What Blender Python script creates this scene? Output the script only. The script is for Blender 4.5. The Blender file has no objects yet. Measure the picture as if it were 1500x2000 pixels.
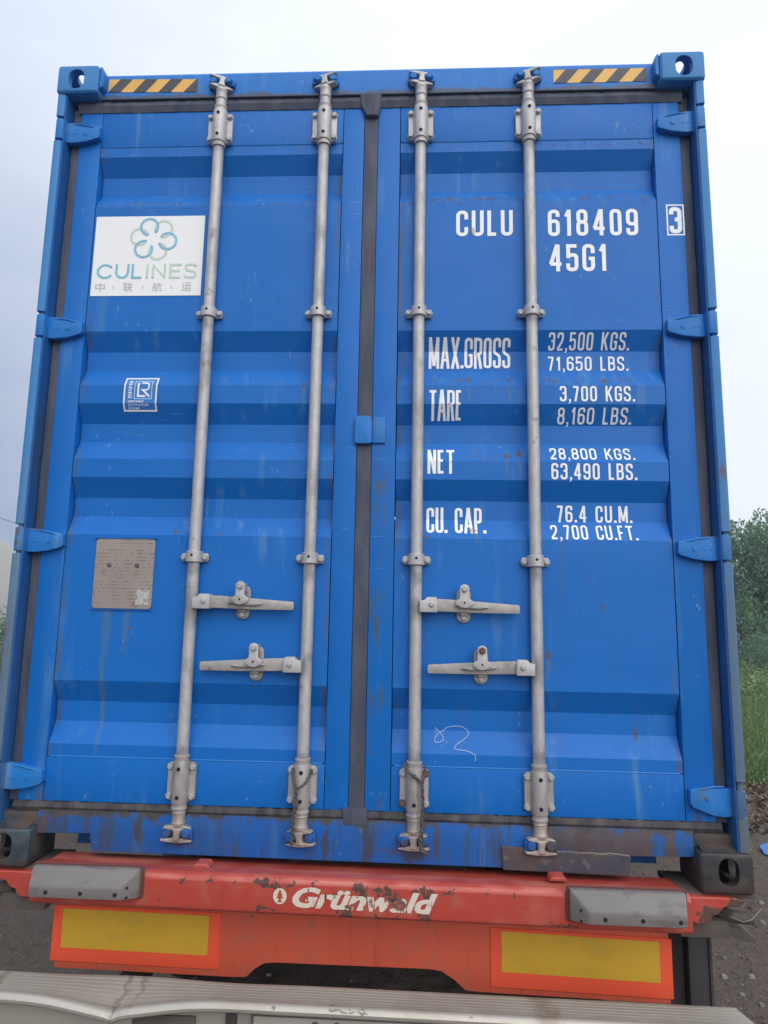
import bpy, bmesh, math, random
from mathutils import Vector, Matrix
random.seed(11)
R = math.radians
scene = bpy.context.scene
col = scene.collection
HAZE = 0.0023                              # haze density per metre
ZB = 1.2                                   # underside of the container above the ground

# ------------------------------------------------------------------ camera
cam_d = bpy.data.cameras.new("camera")
cam = bpy.data.objects.new("camera", cam_d); col.objects.link(cam)
cam_d.sensor_fit = 'VERTICAL'; cam_d.sensor_height = 24.0; cam_d.lens = 24.0 * 1300 / 2000
cam_d.clip_start = 0.02; cam_d.clip_end = 2000
cam.location = (0.1806, -2.2170, 0.8320 + ZB)
cam.rotation_euler = (1.72003, -0.01745, 0.04754)
scene.camera = cam

# ------------------------------------------------------------------ light
SUN_EL, SUN_AZ = R(35), R(158)             # azimuth clockwise from +y
S_DIR = Vector((math.sin(SUN_AZ) * math.cos(SUN_EL), math.cos(SUN_AZ) * math.cos(SUN_EL), math.sin(SUN_EL)))
sd = bpy.data.lights.new("sun", 'SUN'); sd.energy = 1.35; sd.angle = R(60); sd.color = (1.0, 0.965, 0.91)
sun = bpy.data.objects.new("sun", sd); col.objects.link(sun)
sun.rotation_euler = (-S_DIR).to_track_quat('-Z', 'Y').to_euler(); sun.location = (0, 0, 30)

world = bpy.data.worlds.new("World"); scene.world = world; world.use_nodes = True
wn = world.node_tree; wn.nodes.clear()
def W(t, **k):
    n = wn.nodes.new(t)
    for a, v in k.items(): setattr(n, a, v)
    return n
wo = W('ShaderNodeOutputWorld'); wb = W('ShaderNodeBackground'); wb.inputs[1].default_value = 0.1
wn.links.new(wb.outputs[0], wo.inputs[0])
sky = W('ShaderNodeTexSky', sky_type='NISHITA', sun_disc=False, sun_elevation=SUN_EL, sun_rotation=SUN_AZ)
tc = W('ShaderNodeTexCoord')
sep = W('ShaderNodeSeparateXYZ'); wn.links.new(tc.outputs['Generated'], sep.inputs[0])
def wmath(op, a, b=None, clamp=False):
    n = W('ShaderNodeMath', operation=op, use_clamp=clamp)
    for i, v in enumerate((a, b)):
        if v is None: continue
        if isinstance(v, (int, float)): n.inputs[i].default_value = v
        else: wn.links.new(v, n.inputs[i])
    return n.outputs[0]
zc = wmath('MAXIMUM', sep.outputs[2], 0.0)
# overcast: brighter towards the zenith; thinner, whiter cloud to the right (+x)
lum = wmath('ADD', wmath('MULTIPLY', wmath('POWER', zc, 2.0), 5.2), wmath('ADD', 6.6, wmath('MULTIPLY', wmath('MULTIPLY', wmath('MAXIMUM', sep.outputs[0], 0.0), wmath('SUBTRACT', 1.0, zc)), 3.2)))
side = wmath('MULTIPLY', wmath('MAXIMUM', wmath('MULTIPLY', sep.outputs[0], -1.0), 0.0), wmath('SUBTRACT', 1.0, zc))
nz = W('ShaderNodeTexNoise'); nz.inputs['Scale'].default_value = 2.2; nz.inputs['Detail'].default_value = 4
mp = W('ShaderNodeMapping'); mp.inputs['Scale'].default_value = (1, 1, 2.6)
wn.links.new(tc.outputs['Generated'], mp.inputs[0]); wn.links.new(mp.outputs[0], nz.inputs['Vector'])
dark = wmath('ADD', wmath('MULTIPLY', side, 2.1), wmath('MULTIPLY', wmath('SUBTRACT', nz.outputs[0], 0.5), 0.9), True)
cmx = W('ShaderNodeMix', data_type='RGBA'); wn.links.new(dark, cmx.inputs[0])
cmx.inputs[6].default_value = (1.06, 1.12, 1.23, 1); cmx.inputs[7].default_value = (0.46, 0.56, 0.80, 1)
cl = W('ShaderNodeMix', data_type='RGBA', blend_type='MULTIPLY'); cl.inputs[0].default_value = 1
lc = W('ShaderNodeCombineColor')
for i in range(3): wn.links.new(lum, lc.inputs[i])
wn.links.new(cmx.outputs[2], cl.inputs[6]); wn.links.new(lc.outputs[0], cl.inputs[7])
fin = W('ShaderNodeMix', data_type='RGBA'); fin.inputs[0].default_value = 0.93
wn.links.new(sky.outputs[0], fin.inputs[6]); wn.links.new(cl.outputs[2], fin.inputs[7])
wn.links.new(fin.outputs[2], wb.inputs[0])

scene.view_settings.view_transform = 'Standard'
scene.view_settings.look = 'None'
scene.view_settings.exposure = 0.20
scene.view_settings.gamma = 1.0
scene.view_settings.use_curve_mapping = False
scene.cycles.max_bounces = 8
scene.cycles.use_denoising = True

# ------------------------------------------------------------------ material helpers
class Mat:
    def __init__(s, name, rough=0.5, metal=0.0, spec=0.5):
        s.m = bpy.data.materials.new(name); s.m.use_nodes = True
        s.nt = s.m.node_tree; s.b = s.nt.nodes['Principled BSDF']
        s.b.inputs['Roughness'].default_value = rough; s.b.inputs['Metallic'].default_value = metal
        s.b.inputs['Specular IOR Level'].default_value = spec
        s.tc = s.n('ShaderNodeTexCoord'); s.co = s.tc.outputs['Object']
        sp = s.n('ShaderNodeSeparateXYZ'); s.l(s.co, sp.inputs[0]); s.x, s.y, s.z = sp.outputs
    def n(s, t, **k):
        n = s.nt.nodes.new(t)
        for a, v in k.items(): setattr(n, a, v)
        return n
    def l(s, a, b): s.nt.links.new(a, b)
    def put(s, v, sock):
        if isinstance(v, bpy.types.NodeSocket): s.l(v, sock)
        elif isinstance(v, (tuple, list)) and len(sock.default_value) == 4 and len(v) == 3: sock.default_value = (*v, 1)
        else: sock.default_value = v
    def math(s, op, a, b=0.0, clamp=False):
        n = s.n('ShaderNodeMath', operation=op, use_clamp=clamp); s.put(a, n.inputs[0]); s.put(b, n.inputs[1]); return n.outputs[0]
    def noise(s, scale, detail=3, stretch=None, off=0.0, rough=0.55):
        n = s.n('ShaderNodeTexNoise'); n.inputs['Scale'].default_value = scale; n.inputs['Detail'].default_value = detail
        n.inputs['Roughness'].default_value = rough
        mp = s.n('ShaderNodeMapping'); mp.inputs['Location'].default_value = (off, off * 1.7, off * 0.6)
        if stretch: mp.inputs['Scale'].default_value = stretch
        s.l(s.co, mp.inputs[0]); s.l(mp.outputs[0], n.inputs['Vector']); return n.outputs[0]
    def ramp(s, f, lo, hi):
        n = s.n('ShaderNodeMapRange', interpolation_type='SMOOTHSTEP'); s.put(f, n.inputs[0])
        if lo < hi: n.inputs[1].default_value, n.inputs[2].default_value = lo, hi
        else:
            n.inputs[1].default_value, n.inputs[2].default_value = hi, lo; n.inputs[3].default_value, n.inputs[4].default_value = 1, 0
        return n.outputs[0]
    def mix(s, f, a, b, mode='MIX'):
        n = s.n('ShaderNodeMix', data_type='RGBA', blend_type=mode); s.put(f, n.inputs[0]); s.put(a, n.inputs[6]); s.put(b, n.inputs[7]); return n.outputs[2]
    def spots(s, lst, warp=0.02, wscale=30, soft=(0.75, 1.1)):
        """union of ellipses (x, z, rx, rz) with ragged edges"""
        nx = s.n('ShaderNodeTexNoise'); nx.inputs['Scale'].default_value = wscale; nx.inputs['Detail'].default_value = 4
        s.l(s.co, nx.inputs['Vector'])
        sb = s.n('ShaderNodeVectorMath', operation='SUBTRACT'); s.l(nx.outputs['Color'], sb.inputs[0]); sb.inputs[1].default_value = (.5, .5, .5)
        sc = s.n('ShaderNodeVectorMath', operation='SCALE'); s.l(sb.outputs[0], sc.inputs[0]); sc.inputs['Scale'].default_value = warp * 2
        ad = s.n('ShaderNodeVectorMath', operation='ADD'); s.l(s.co, ad.inputs[0]); s.l(sc.outputs[0], ad.inputs[1])
        best = None
        for (x, z, rx, rz) in lst:
            a = s.n('ShaderNodeVectorMath', operation='SUBTRACT'); s.l(ad.outputs[0], a.inputs[0]); a.inputs[1].default_value = (x, 0, z)
            b = s.n('ShaderNodeVectorMath', operation='MULTIPLY'); s.l(a.outputs[0], b.inputs[0]); b.inputs[1].default_value = (1 / rx, 0, 1 / rz)
            c = s.n('ShaderNodeVectorMath', operation='LENGTH'); s.l(b.outputs[0], c.inputs[0])
            best = c.outputs['Value'] if best is None else s.math('MINIMUM', best, c.outputs['Value'])
        return s.ramp(best, soft[1], soft[0])
    def band(s, z0, hw, x0=None, x1=None):
        f = s.math('SUBTRACT', 1.0, s.math('MULTIPLY', s.math('ABSOLUTE', s.math('SUBTRACT', s.z, z0)), 1 / hw), True)
        if x0 is not None: f = s.math('MULTIPLY', f, s.math('MULTIPLY', s.ramp(s.x, x0 - .03, x0 + .03), s.ramp(s.x, x1 + .03, x1 - .03)))
        return f
    def bump(s, h, strength=0.3, dist=0.01):
        n = s.n('ShaderNodeBump'); n.inputs['Strength'].default_value = strength; n.inputs['Distance'].default_value = dist
        s.l(h, n.inputs['Height']); s.l(n.outputs[0], s.b.inputs['Normal'])
    def out(s, c, rough=None):
        s.put(c, s.b.inputs['Base Color'])
        if rough is not None: s.put(rough, s.b.inputs['Roughness'])
        return s.m

RUST = (0.105, 0.062, 0.045)
BLUE = (0.001, 0.150, 0.535)
BLUE2 = (0.045, 0.235, 0.55)

def blue_paint(name, base=BLUE, fade=0.35, rust=0.5, bands=(), spots=(), streaks=(), rough=0.50, extra=None):
    m = Mat(name, rough, 0, .36)
    c = m.mix(m.math('MULTIPLY', m.noise(1.7, 4), 0.55), base, tuple(v * .78 for v in base))
    c = m.mix(m.math('MULTIPLY', m.ramp(m.noise(3.4, 5, off=14), .45, .75), .30), c, tuple(v * .86 for v in base))
    sc = m.math('MULTIPLY', m.ramp(m.noise(1, 2, (9, 9, 150), 21), .66, .70), m.ramp(m.noise(2.2, 3, off=23), .56, .66))
    sc = m.math('MAXIMUM', sc, m.math('MULTIPLY', m.ramp(m.noise(1, 2, (170, 170, 8), 25), .67, .71), m.ramp(m.noise(2.6, 3, off=27), .56, .66)))
    c = m.mix(m.math('MULTIPLY', sc, .38), c, (0.17, 0.30, 0.46))
    st = m.math('MULTIPLY', m.ramp(m.noise(1, 4, (26, 26, 1.6)), .52, .75), m.ramp(m.noise(2.3, 3, off=4), .45, .65))
    c = m.mix(m.math('MULTIPLY', st, fade), c, (0.16, 0.33, 0.47))
    scf = m.math('MULTIPLY', m.ramp(m.noise(60, 5, (1, 1, .55), 3), .63, .70), m.ramp(m.noise(4.5, 3, off=9), .52, .66))
    c = m.mix(m.math('MULTIPLY', scf, fade * 1.3), c, (0.20, 0.36, 0.46))
    sp = m.math('MULTIPLY', m.ramp(m.noise(75, 4, off=1), .67, .72), m.ramp(m.noise(5, 3, off=2), .53, .63))
    mask = m.math('MULTIPLY', sp, rust)
    for (z0, hw, x0, x1, k) in bands:
        bn = m.band(z0, hw, x0, x1)
        f = m.math('ADD', m.noise(78, 5, (1, 1, .8), off=z0 * 7), m.math('MULTIPLY', bn, 0.24 * k))
        f2 = m.math('MULTIPLY', m.ramp(f, .70, .78), m.math('MULTIPLY', m.ramp(bn, .05, .4), m.ramp(m.noise(11, 3, off=z0 * 3), .38, .56)))
        mask = m.math('MAXIMUM', mask, m.math('MULTIPLY', f2, .75))
        gl = m.math('MULTIPLY', m.ramp(m.noise(1, 4, (55, 55, 5), z0), .5, .7), m.math('MULTIPLY', bn, .32 * k))
        c = m.mix(gl, c, (0.15, 0.30, 0.38))
    if streaks:
        c = m.mix(m.math('MULTIPLY', m.spots(streaks, .012, 22, (.2, 1.15)), .5), c, (0.10, 0.17, 0.22))
    if spots:
        mask = m.math('MAXIMUM', mask, m.math('MULTIPLY', m.spots(spots, .006, 60, (.3, 1.2)), .8))
    c = m.mix(mask, c, m.mix(m.noise(30), (0.085, 0.075, 0.072), (0.15, 0.11, 0.085)))
    if extra: c = extra(m, c)
    h = m.math('ADD', m.math('MULTIPLY', m.noise(1.6, 2, (1, 1, 1.6)), 2.2), m.math('ADD', m.math('MULTIPLY', m.noise(190, 2), .03), m.math('MULTIPLY', mask, .05)))
    m.bump(h, .4, .012)
    r = m.math('ADD', rough - .07, m.math('ADD', m.math('MULTIPLY', m.noise(9, 4), .16), m.math('MULTIPLY', mask, .35)))
    return m.out(c, r)

def plain(name, colr, rough=.5, metal=0., var=.25, scale=6., spec=.5, bump=0.0):
    m = Mat(name, rough, metal, spec)
    c = m.mix(m.noise(scale, 5), tuple(v * (1 - var) for v in colr), tuple(min(1, v * (1 + var)) for v in colr))
    if bump: m.bump(m.noise(scale * 12, 4), bump, .004)
    return m.out(c)

def galvanised(name, colr=(0.52, 0.505, 0.50), dirt=.4, stains=()):
    m = Mat(name, .55, .35, .5)
    c = m.mix(m.ramp(m.noise(55, 4, (1, 1, .5)), .35, .7), tuple(v * .9 for v in colr), tuple(v * 1.06 for v in colr))
    c = m.mix(m.math('MULTIPLY', m.ramp(m.noise(11, 5, (1, 1, .45), 5), .52, .72), dirt), c, (0.20, 0.195, 0.20))
    c = m.mix(m.math('MULTIPLY', m.ramp(m.noise(23, 4, off=8), .64, .72), dirt * .7), c, (0.17, 0.10, 0.06))
    if stains: c = m.mix(m.math('MULTIPLY', m.spots(stains, .03, 26, (.15, 1.15)), .62), c, (0.15, 0.145, 0.16))
    m.bump(m.noise(120, 3), .25, .003)
    return m.out(c, m.math('ADD', .42, m.math('MULTIPLY', m.noise(20), .3)))

# door sheet: rust lines along the weld of each sloping face
def door_extra(xa, xb):
    def f(m, c):
        e = m.math('MAXIMUM', m.ramp(m.x, xa + .035, xa + .002), m.ramp(m.x, xb - .035, xb - .002))
        e = m.math('MULTIPLY', e, m.ramp(m.noise(1, 5, (30, 30, 7), 5), .46, .66))
        c = m.mix(m.math('MULTIPLY', e, .65), c, (0.085, 0.095, 0.10))
        d = m.math('MULTIPLY', m.ramp(m.noise(1, 5, (19, 19, 1.1), 12), .56, .74), m.ramp(m.noise(1.6, 3, off=6), .42, .6))
        return m.mix(m.math('MULTIPLY', d, .35), c, (0.045, 0.12, 0.28))
    return f
DOORL = blue_paint("blue_paint_left_door", bands=[(2.352, .045, -1.06, -.11, .8), (2.56, .03, -1.06, -.11, .45), (1.64, .03, -1.06, -.11, .35)],
    spots=[(-.232, 1.634, .010, .012), (-.665, 1.098, .010, .010), (-.505, 1.09, .007, .008), (-.36, .575, .006, .006), (-.80, .76, .008, .006)],
    streaks=[(-.232, 1.60, .006, .06), (-.885, .77, .022, .15), (-.815, .78, .016, .12), (-.89, .55, .012, .3)], extra=door_extra(-1.052, -.1145))
DOORR = blue_paint("blue_paint_right_door", bands=[(2.355, .05, .10, 1.05, 1.05), (2.565, .03, .1, 1.05, .6), (1.655, .055, .2, .95, .75), (1.385, .045, .35, .62, .8)],
    spots=[(.36, 1.655, .012, .012), (.50, 1.655, .010, .010), (.835, 1.652, .016, .014), (.49, 1.378, .016, .014), (.535, 1.386, .013, .018), (.215, 1.09, .014, .008),
           (.62, .70, .014, .016), (.905, .45, .008, .03), (.55, .27, .012, .012), (.80, .86, .006, .02)],
    streaks=[(.36, 1.60, .006, .05), (.50, 1.60, .005, .06), (.835, 1.60, .008, .06), (.49, 1.34, .008, .05), (.535, 1.33, .008, .06), (.385, 1.09, .01, .03), (.62, .66, .012, .05)], extra=door_extra(.1045, 1.041))
def stile_extra(m, c):
    a = m.math('MULTIPLY', m.ramp(m.noise(1, 5, (60, 60, 9), 7), .5, .66), m.ramp(m.z, 1.52, 1.30))
    a = m.math('MULTIPLY', a, m.math('MULTIPLY', m.ramp(m.x, .015, .03), m.ramp(m.x, .085, .06)))
    c = m.mix(a, c, (0.095, 0.10, 0.09))
    b = m.math('MULTIPLY', m.ramp(m.noise(14, 5, (1, 1, .6), 3), .5, .62), m.ramp(m.z, .30, .20))
    e = m.math('MULTIPLY', m.ramp(m.math('ABSOLUTE', m.x), 1.02, 1.09), b)
    return m.mix(m.math('MULTIPLY', e, .8), c, (0.085, 0.08, 0.075))
FRAME = blue_paint("blue_paint_door_frame", fade=.45, rust=.6, extra=stile_extra)
def hinge_extra(m, c):
    a = m.math('MULTIPLY', m.ramp(m.math('ABSOLUTE', m.x), 1.165, 1.185), m.ramp(m.math('ADD', m.z, m.math('MULTIPLY', m.noise(6, 4), .8)), 1.9, .9))
    c = m.mix(m.math('MULTIPLY', a, .75), c, m.mix(m.noise(20, 4), (0.055, 0.07, 0.085), (0.12, 0.15, 0.17)))
    return m.mix(m.math('MULTIPLY', m.ramp(m.noise(17, 5, off=4), .58, .68), .5), c, (0.09, 0.16, 0.24))
def post_extra(m, c):
    a = m.ramp(m.math('ADD', m.z, m.math('MULTIPLY', m.noise(9, 5, (1, 1, .35)), .5)), .72, .36)
    c = m.mix(m.math('MULTIPLY', a, .78), c, m.mix(m.noise(24, 5), (0.045, 0.045, 0.045), (0.12, 0.10, 0.085)))
    g = m.math('MULTIPLY', m.ramp(m.math('ADD', m.z, m.math('MULTIPLY', m.noise(5, 4), .8)), 1.9, 1.0), .8)
    c = m.mix(g, c, (0.125, 0.155, 0.175))
    k = m.math('MULTIPLY', m.ramp(m.noise(13, 5, (1, 1, .4), 6), .60, .68), .8)
    return m.mix(k, c, (0.17, 0.085, 0.06))
POST = blue_paint("faded_blue_paint_post", BLUE2, fade=.5, rust=.9, rough=.5, extra=post_extra)
def web_extra(m, c):
    return m.mix(m.math('MULTIPLY', m.ramp(m.noise(6, 5, (1, 1, .3)), .45, .7), .5), c, (0.05, 0.07, 0.10))
WEB = blue_paint("grimy_blue_paint_web", (0.010, 0.11, 0.36), fade=.2, rust=.6, rough=.55, extra=web_extra)
def head_extra(m, c):
    lip = m.ramp(m.math('ADD', m.z, m.math('MULTIPLY', m.noise(22, 5, (1, 1, .3)), .045)), 2.823, 2.811)
    lip = m.math('MULTIPLY', lip, .8)
    return m.mix(lip, c, m.mix(m.noise(40, 4), (0.055, 0.055, 0.06), (0.14, 0.125, 0.115)))
HEAD = blue_paint("blue_paint_header", (0.012, 0.185, 0.58), fade=.45, rust=.8, extra=head_extra)
def sill_extra(m, c):
    tar = m.ramp(m.math('ADD', m.z, m.math('MULTIPLY', m.math('SUBTRACT', m.noise(16, 6, (1, 1, .22)), .5), .12)), .150, .168)
    run = m.math('MULTIPLY', m.ramp(m.noise(1, 4, (48, 48, 5), 2), .48, .68), .75)
    c = m.mix(m.math('MULTIPLY', m.ramp(m.noise(4, 5, off=17), .40, .66), .45), c, (0.045, 0.075, 0.13))
    c = m.mix(run, c, (0.060, 0.068, 0.085))
    dk = m.math('MULTIPLY', m.spots([(.03, .10, .014, .09), (-.10, .09, .012, .06), (.62, .11, .03, .07), (.70, .10, .02, .06), (-.72, .13, .012, .06), (-.585, .10, .035, .04), (.18, .09, .05, .05)], .02, 30), .75)
    c = m.mix(dk, c, (0.06, 0.055, 0.055))
    rs = m.spots([(.74, .13, .13, .05), (.86, .10, .05, .08), (.90, .14, .035, .08), (.985, .12, .02, .1), (-.94, .165, .10, .012), (-1.04, .12, .02, .04), (.60, .14, .02, .05)], .03, 28)
    c = m.mix(m.math('MULTIPLY', rs, .92), c, m.mix(m.noise(34, 5), (0.05, 0.045, 0.05), (0.15, 0.105, 0.085)))
    ch = m.math('MULTIPLY', m.ramp(m.noise(36, 5, off=3), .60, .66), m.ramp(m.noise(6, 3, off=11), .42, .55))
    c = m.mix(m.math('MULTIPLY', ch, .8), c, (0.10, 0.065, 0.05))
    return m.mix(tar, c, m.mix(m.noise(60, 4), (0.03, 0.03, 0.035), (0.105, 0.095, 0.09)))
SILL = blue_paint("weathered_blue_paint_sill", (0.010, 0.120, 0.44), fade=.3, rust=1.0, rough=.5, extra=sill_extra)
def cast_extra(m, c):
    low = m.ramp(m.z, 1.2, .8)
    c = m.mix(low, c, m.mix(m.ramp(m.noise(13, 6), .38, .62), (0.030, 0.042, 0.052), (0.060, 0.090, 0.105)))
    r = m.math('MULTIPLY', m.ramp(m.noise(10, 5, off=4), .48, .62), low)
    c = m.mix(r, c, (0.10, 0.072, 0.055))
    c = m.mix(m.math('MULTIPLY', m.math('MULTIPLY', low, m.ramp(m.x, -.2, .2)), .7), c, m.mix(m.ramp(m.noise(17, 5, off=2), .4, .6), (0.032, 0.029, 0.028), (0.075, 0.060, 0.050)))
    d = m.math('MULTIPLY', m.ramp(m.math('ADD', m.z, m.math('MULTIPLY', m.noise(20, 4), .03)), .06, .02), .85)
    return m.mix(d, c, (0.055, 0.033, 0.03))
CAST = blue_paint("worn_blue_paint_casting", BLUE2, fade=.3, rust=.8, rough=.55, extra=cast_extra)
HINGE = blue_paint("blue_paint_hinge", (0.014, 0.190, 0.57), fade=.5, rust=.9, rough=.5, spots=[(-1.200, 1.088, .012, .02), (-1.205, 1.05, .014, .015), (1.10, .27, .008, .008), (1.165, 1.10, .02, .006), (-1.15, 1.10, .04, .006), (.02, 1.505, .01, .012)], extra=hinge_extra)
BODY = blue_paint("blue_paint_body", BLUE, fade=.4, rust=.8, rough=.45)

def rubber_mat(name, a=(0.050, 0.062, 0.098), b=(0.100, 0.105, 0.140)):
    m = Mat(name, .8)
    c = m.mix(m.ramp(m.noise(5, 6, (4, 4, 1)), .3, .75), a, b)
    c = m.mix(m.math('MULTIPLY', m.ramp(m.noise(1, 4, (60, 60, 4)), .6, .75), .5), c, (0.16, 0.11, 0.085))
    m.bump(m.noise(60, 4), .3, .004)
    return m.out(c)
GASKET = rubber_mat("dusty_veiled_door_rubber")  # dusty rubber, its colour also paled and blued to imitate veiling glare
GASKETH = rubber_mat("caked_sill_rubber", (0.028, 0.027, 0.034), (0.105, 0.093, 0.088))
ZINC = galvanised("galvanised_steel")
ZINCD = galvanised("dirty_galvanised_steel", (0.44, 0.41, 0.385), .8)
BOLT = galvanised("zinc_bolt", (0.44, 0.44, 0.43), .5)
BOLTR = plain("rusty_bolt", (0.14, 0.075, 0.055), .8)
CAMS = galvanised("oxidised_cam_steel", (0.43, 0.37, 0.32), .9)
HOLE = plain("dark_hole", (0.012, 0.012, 0.02), .9)
WHITE = plain("white_vinyl", (0.86, 0.86, 0.86), .45, var=.05, scale=40)
LETTER = Mat("white_vinyl_letters", .45)
_c = LETTER.mix(LETTER.math('MULTIPLY', LETTER.ramp(LETTER.noise(38, 5), .66, .72), .55), (0.90, 0.90, 0.90), (0.45, 0.36, 0.24))
_c = LETTER.mix(LETTER.math('MULTIPLY', LETTER.spots([(.372, 2.218, .014, .02), (.372, 1.115, .016, .010)], .006, 40), .7), _c, (0.55, 0.30, 0.08))
LETTER = LETTER.out(_c)
STICK = plain("white_sticker", (0.90, 0.90, 0.885), .35, var=.02)
S_BLUE = plain("sticker_blue_print", (0.22, 0.52, 0.66), .4, var=.2, scale=25)
S_GREEN = plain("sticker_green_print", (0.55, 0.70, 0.58), .4, var=.12, scale=25)
S_GREY = plain("sticker_grey_print", (0.48, 0.48, 0.48), .4, var=.1)
CERT_B = plain("label_blue_print", (0.04, 0.19, 0.56), .35, var=.1)
CERT_L = plain("label_light_blue_print", (0.42, 0.70, 0.88), .35, var=.1)
YEL = plain("warning_yellow", (0.80, 0.45, 0.10), .45, var=.12, scale=10)
BLK = plain("warning_black", (0.055, 0.055, 0.07), .5, var=.3, scale=20)

# ------------------------------------------------------------------ mesh helpers
def finish(name, bm, mat, parent=None, smooth=True, label=None):
    me = bpy.data.meshes.new(name); bmesh.ops.recalc_face_normals(bm, faces=bm.faces[:]); bm.to_mesh(me); bm.free()
    if smooth:
        for p in me.polygons: p.use_smooth = True
        me.set_sharp_from_angle(angle=R(32))
    me.materials.append(mat)
    o = bpy.data.objects.new(name, me); col.objects.link(o)
    if parent is not None: o.parent = parent
    if label: o['label'] = label
    return o
def B(): return bmesh.new()
def finish_each(name, bm, mat, parent=None, smooth=True, label=None):
    '''one object per separate piece of the mesh'''
    seen = set(); out = []
    for v in bm.verts: v.index = -1
    bm.verts.index_update(); bm.verts.ensure_lookup_table()
    for v in bm.verts:
        if v.index in seen: continue
        stack = [v]; isl = {v.index: v}
        while stack:
            for e in stack.pop().link_edges:
                for w in e.verts:
                    if w.index not in isl: isl[w.index] = w; stack.append(w)
        seen |= set(isl); b2 = bmesh.new(); mp = {i: b2.verts.new(w.co) for i, w in isl.items()}
        for f in {f for w in isl.values() for f in w.link_faces}: b2.faces.new([mp[w.index] for w in f.verts])
        out.append(finish(name, b2, mat, parent, smooth, label))
    bm.free(); return out
def empty(name, loc, label, cat, group=None, rz=0):
    o = bpy.data.objects.new(name, None); col.objects.link(o); o.location = loc; o.rotation_euler = (0, 0, rz)
    o.empty_display_size = .2; o['label'] = label; o['category'] = cat
    if group: o['group'] = group
    return o
def tag(o, label=None, cat=None, group=None, kind=None):
    for k, v in (('label', label), ('category', cat), ('group', group), ('kind', kind)):
        if v: o[k] = v
    return o
def _bev(bm, old, w, seg=2, ang=R(25)):
    new = [v for v in bm.verts if v not in old]
    es = {e for v in new for e in v.link_edges if len(e.link_faces) == 2 and e.calc_face_angle(0) > ang}
    if w and es: bmesh.ops.bevel(bm, geom=list(es), offset=w, segments=seg, profile=.6, affect='EDGES', clamp_overlap=True)
def box(bm, x0, x1, y0, y1, z0, z1, bev=0.0, seg=2):
    old = set(bm.verts)
    v = [bm.verts.new((x, y, z)) for x in (x0, x1) for y in (y0, y1) for z in (z0, z1)]
    for f in ((0, 1, 3, 2), (4, 6, 7, 5), (0, 4, 5, 1), (2, 3, 7, 6), (0, 2, 6, 4), (1, 5, 7, 3)): bm.faces.new([v[i] for i in f])
    bmesh.ops.recalc_face_normals(bm, faces=[f for f in bm.faces if f.verts[0] not in old])
    _bev(bm, old, bev, seg)
def prism(bm, pts, axis, a0, a1, bev=0.0, seg=2):
    """extrude a 2D polygon; axis 'y': pts are (x,z); 'x': (y,z); 'z': (x,y)"""
    old = set(bm.verts)
    def P(p, a): return {'y': (p[0], a, p[1]), 'x': (a, p[0], p[1]), 'z': (p[0], p[1], a)}[axis]
    A = [bm.verts.new(P(p, a0)) for p in pts]; C = [bm.verts.new(P(p, a1)) for p in pts]; n = len(pts)
    bm.faces.new(A); bm.faces.new(C[::-1])
    for i in range(n): bm.faces.new((A[i], A[(i + 1) % n], C[(i + 1) % n], C[i]))
    bmesh.ops.recalc_face_normals(bm, faces=[f for f in bm.faces if f.verts[0] not in old])
    _bev(bm, old, bev, seg)
def ring(bm, c, ax, up, r, n, ry=None):
    ry = ry or r; s = ax.cross(up).normalized()
    return [bm.verts.new(c + s * (math.cos(2 * math.pi * i / n) * r) + up * (math.sin(2 * math.pi * i / n) * ry)) for i in range(n)]
def tube(bm, pts, r, n=10, cap=True):
    pts = [Vector(p) for p in pts]; rs = r if isinstance(r, (list, tuple)) else [r] * len(pts); prev = None; up = None
    for i, p in enumerate(pts):
        d = (pts[min(i + 1, len(pts) - 1)] - pts[max(i - 1, 0)]).normalized()
        if up is None: up = Vector((0, 0, 1)) if abs(d.z) < .9 else Vector((0, 1, 0))
        up = (up - d * up.dot(d)).normalized()
        rg = ring(bm, p, d, up, rs[i], n)
        if prev:
            for k in range(n): bm.faces.new((prev[k], prev[(k + 1) % n], rg[(k + 1) % n], rg[k]))
        elif cap: bm.faces.new(rg[::-1])
        prev = rg
    if cap: bm.faces.new(prev)
def lathe(bm, base, ax, prof, n=20):
    """prof: (distance along ax, radius)"""
    base = Vector(base); ax = Vector(ax).normalized(); up = Vector((0, 0, 1)) if abs(ax.z) < .9 else Vector((0, 1, 0)); prev = None
    for (d, r) in prof:
        rg = ring(bm, base + ax * d, ax, up, max(r, 1e-4), n)
        if prev:
            for k in range(n): bm.faces.new((prev[k], prev[(k + 1) % n], rg[(k + 1) % n], rg[k]))
        else: bm.faces.new(rg[::-1])
        prev = rg
    bm.faces.new(prev)
def oval(cx, cz, rx, rz, n=20, flat=0.0):
    out = []
    for i in range(n):
        a = 2 * math.pi * i / n; x, z = math.cos(a) * rx, math.sin(a) * rx
        out.append((cx + x, cz + z + (rz - rx) * (1 if math.sin(a) > 1e-6 else -1 if math.sin(a) < -1e-6 else 0)))
    return out
def rrect(x0, x1, z0, z1, r, n=4):
    out = []
    for (cx, cz, a0) in ((x1 - r, z1 - r, 0), (x0 + r, z1 - r, 90), (x0 + r, z0 + r, 180), (x1 - r, z0 + r, 270)):
        for i in range(n + 1):
            a = R(a0 + 90 * i / n); out.append((cx + r * math.cos(a), cz + r * math.sin(a)))
    return out
def inst(src, loc, parent, label=None, rot=None, scale=None):
    o = src.copy(); col.objects.link(o); o.location = loc; o.parent = parent
    if rot: o.rotation_euler = rot
    if scale: o.scale = scale
    return o

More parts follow.
